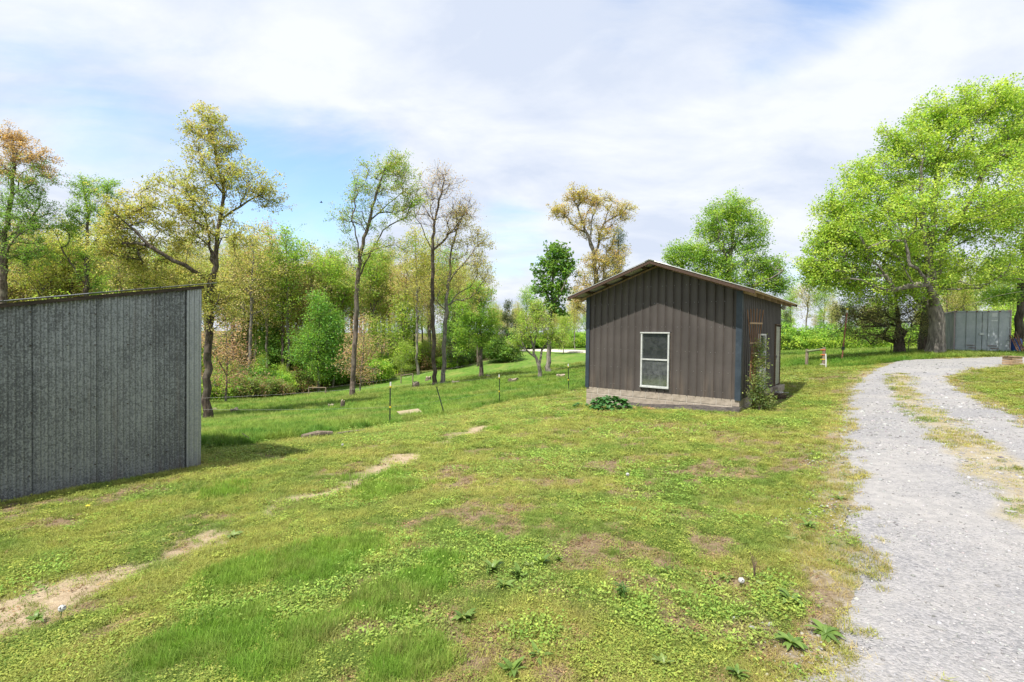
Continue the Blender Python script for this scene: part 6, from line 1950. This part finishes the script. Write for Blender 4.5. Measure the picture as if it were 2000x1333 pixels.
X = r.uniform(-1.3, 1.7, NG) * (Y + 0.3)
mk = masks(X, Y)
def in_box(x, y, ox, oy, ang, x0, x1, y0, y1):
    c, s_ = math.cos(-ang), math.sin(-ang)
    lx = (x - ox) * c - (y - oy) * s_; ly = (x - ox) * s_ + (y - oy) * c
    return (lx > x0) & (lx < x1) & (ly > y0) & (ly < y1)
bad = in_box(X, Y, K[0], K[1], shed_rz, -4.4, 0.0, 0.0, 3.1) | in_box(X, Y, Lc[0], Lc[1], brown.rotation_euler.z, -0.02, FW + 0.02, -0.02, FD + 0.1) | in_box(X, Y, Lc[0], Lc[1], brown.rotation_euler.z, 1.1, FW + 0.2, -0.3, 0.1)
bad |= in_box(X, Y, Lc[0], Lc[1], brown.rotation_euler.z, FW, FW + 0.75, 2.3, 5.2)
bad |= in_box(X, Y, P1[0], P1[1], cont.rotation_euler.z, 0, CWD, 0, CL)
inner = mk['sd'] < -0.08
mdist = poly_dist(X, Y, MIDL)
strip = (mdist < 0.35 + (vn1(X, Y, 1.5, 3) - 0.5) * 0.5)
u = r.random(NG)
lushy = mk['lush'] > r.random(NG); fieldy = mk['field'] > 0.5
keep = ~bad & (mk['litter'] < 0.5)
rim = (mk['sd'] > -0.24) & (vn3(X, Y, 3.0, 3) > 0.5)
keep &= np.where(inner, (strip & (u < 0.55)) | (rim & (u < 0.4)), True)
keep &= u > mk['path'] * 0.93
keep &= (u > np.clip(mk['worn'] * 1.0, 0, 0.72)) | lushy | fieldy
edgez = np.abs(mk['sd']) < 0.35
keep &= ~((mk['sd'] < 0.3 * vn2(X, Y, 2.5, 3)) & (mk['sd'] > -0.08) & (r.random(NG) < 0.55))
X, Y = X[keep], Y[keep]
for k in mk: mk[k] = mk[k][keep]
lushy = lushy[keep]; fieldy = fieldy[keep]; inner = inner[keep]; n_ = len(X)
Z = gz(X, Y) + (((vn1(X, Y, 1.1, 3) - 0.5) * 0.05 + (vn2(X, Y, 5, 2) - 0.5) * 0.015)) * np.exp(-((X / 14) ** 2 + ((Y - 8) / 14) ** 2)) - 0.02 * mk['path'] + np.where(inner, 0.015, 0.0)
ch = r.random(n_)
cl = vn3(X, Y, 1.6, 3)
idx = np.where(ch < 0.58, r.integers(2, 4, n_), np.where(ch < np.where(cl > 0.5, 0.93, 0.68), r.integers(4, 6, n_), np.where(ch < 0.975, 2, 9)))
idx = np.where(mk['worn'] > 0.45, np.where(ch < 0.40, 3, np.where(ch < 0.62, 4, np.where(ch < 0.84, 9, 6))), idx)
idx = np.where(lushy & ~fieldy, r.integers(0, 2, n_), idx)
idx = np.where(fieldy, r.integers(7, 9, n_), idx)
wz = vn1(X + 40, Y - 13, 1.1, 3)
idx = np.where(~fieldy & ~lushy & (wz > 0.56) & (r.random(n_) < 0.22), 10, idx)
vergey = (mk['verge'] > 0.45) & ~fieldy
idx = np.where((vergey & (ch < 0.75)) | inner, np.where(ch < 0.5, 6, 3), idx)
big = vn1(X, Y, 0.5, 3)[:, None]; mid_ = vn2(X, Y, 1.7, 3)[:, None]; rn = r.random((n_, 1))
def C3(*c): return np.array(c)[None]
lawn = C3(0.16, 0.235, 0.05) * (1 - sstep(mid_, 0.40, 0.6)) + C3(0.30, 0.31, 0.085) * sstep(mid_, 0.40, 0.6)
lawn = lawn * (1 - 0.6 * sstep(big, 0.5, 0.7)) + C3(0.36, 0.33, 0.11) * 0.6 * sstep(big, 0.5, 0.7)
clov = (C3(0.17, 0.25, 0.05) * (1 - rn) + C3(0.31, 0.33, 0.075) * rn)
lush_c = (C3(0.13, 0.27, 0.035) * (1 - rn) + C3(0.21, 0.35, 0.05) * rn) * 0.8 + lawn * 0.2
field_c = C3(0.11, 0.235, 0.03) * (1 - sstep(mid_, 0.3, 0.7)) + C3(0.235, 0.33, 0.055) * sstep(mid_, 0.3, 0.7)
field_c = field_c * (1 - 0.5 * sstep(big, 0.48, 0.68)) + C3(0.33, 0.34, 0.10) * 0.5 * sstep(big, 0.48, 0.68)
dry_c = C3(0.34, 0.26, 0.11) * (1 - rn) + C3(0.44, 0.37, 0.19) * rn
lit_c = C3(0.16, 0.09, 0.055) * (1 - rn) + C3(0.34, 0.22, 0.14) * rn
tint = lawn
tint = np.where(np.isin(idx, (4, 5))[:, None], clov, tint)
tint = np.where(np.isin(idx, (0, 1))[:, None], lush_c, tint)
tint = np.where(np.isin(idx, (7, 8))[:, None], field_c, tint)
tint = np.where((idx == 6)[:, None], dry_c, tint)
tint = np.where((idx == 9)[:, None], lit_c, tint)
tint = np.where((idx == 10)[:, None], C3(0.14, 0.26, 0.05) * (1 - rn) + C3(0.29, 0.37, 0.08) * rn, tint)
vg = np.clip(mk['verge'], 0, 1)[:, None] * (~fieldy)[:, None]
tint = np.where((idx == 3)[:, None], tint * (1 - 0.6 * vg) + C3(0.36, 0.30, 0.10) * 0.6 * vg, tint)
wv = (mk['worn'] * r.random(n_))[:, None] * (~fieldy)[:, None]
tint = tint * (1 - 0.6 * wv) + C3(0.30, 0.22, 0.12) * 0.6 * wv
tint = tint * np.clip(r.normal(1, 0.22, (n_, 1)), 0.5, 1.6)
far = np.clip(Y / 5.5, 0.85, 6.0)
s_xy = np.where(fieldy, np.clip(Y / 16, 0.9, 2.4), far) * r.uniform(0.8, 1.25, n_)
s_z = np.where(fieldy, np.clip(Y / 30, 0.75, 1.15), np.clip(far, 0.85, 1.7)) * r.uniform(0.7, 1.3, n_)
rot = np.c_[r.normal(0, 0.08, n_), r.normal(0, 0.08, n_), r.uniform(0, 6.28, n_)]
gn_scatter('grass', np.c_[X, Y, Z], idx, rot, np.c_[s_xy, s_xy, s_z], gobj, 'patchy yellow-green lawn and lush pasture grass with clover and dead leaves', 'grass', tint=np.clip(tint * np.where(fieldy[:, None], C3(1.0, 1.0, 1.0), C3(1.13, 1.15, 1.0)), 0.01, 0.8))
# gravel stones on the drive
t = NT('gravel_stone'); c = t.attr('tint', 'INSTANCER'); M['pebble'] = t.finish(t.principled(c, 0.85, 0, spec=0.3))
pobj = [bpy.data.objects.new('%02d_pebble' % k, pebble_mesh('pebble', 90 + k, M['pebble'])) for k in range(4)]
NP = 75000
Y = 1.9 * (26 / 1.9) ** r.random(NP); X = r.uniform(0.35, 1.7, NP) * Y
sd = drive_sd(X, Y)
kp = (sd < 0.7 * r.random(NP) ** 2) & (r.random(NP) < 0.35 + 0.65 * sstep(vn2(X, Y, 1.2, 3), 0.4, 0.6))
X, Y = X[kp], Y[kp]; n_ = len(X)
Zp = gz(X, Y) + (vn1(X, Y, 1.5, 3) - 0.5) * 0.03 * sstep(-sd[kp], 0, 0.4) + 0.02 * sstep(-sd[kp], 0, 0.3)
s_ = np.clip(0.0043 * np.exp(r.normal(0, 0.5, n_)), 0.002, 0.018) * np.clip(Y / 4, 0.9, 3)
tn = r.uniform(0.13, 0.42, (n_, 1)) * np.array([[1.0, 0.985, 0.97]]) * (1 + r.normal(0, 0.03, (n_, 3)))
gn_scatter('gravel', np.c_[X, Y, Zp], r.integers(0, 4, n_), np.c_[r.normal(0, 0.3, n_), r.normal(0, 0.3, n_), r.uniform(0, 6.28, n_)], np.c_[s_, s_, s_], pobj, 'loose pale grey gravel stones on the driveway', 'gravel', tint=np.clip(tn, 0.05, 0.8))
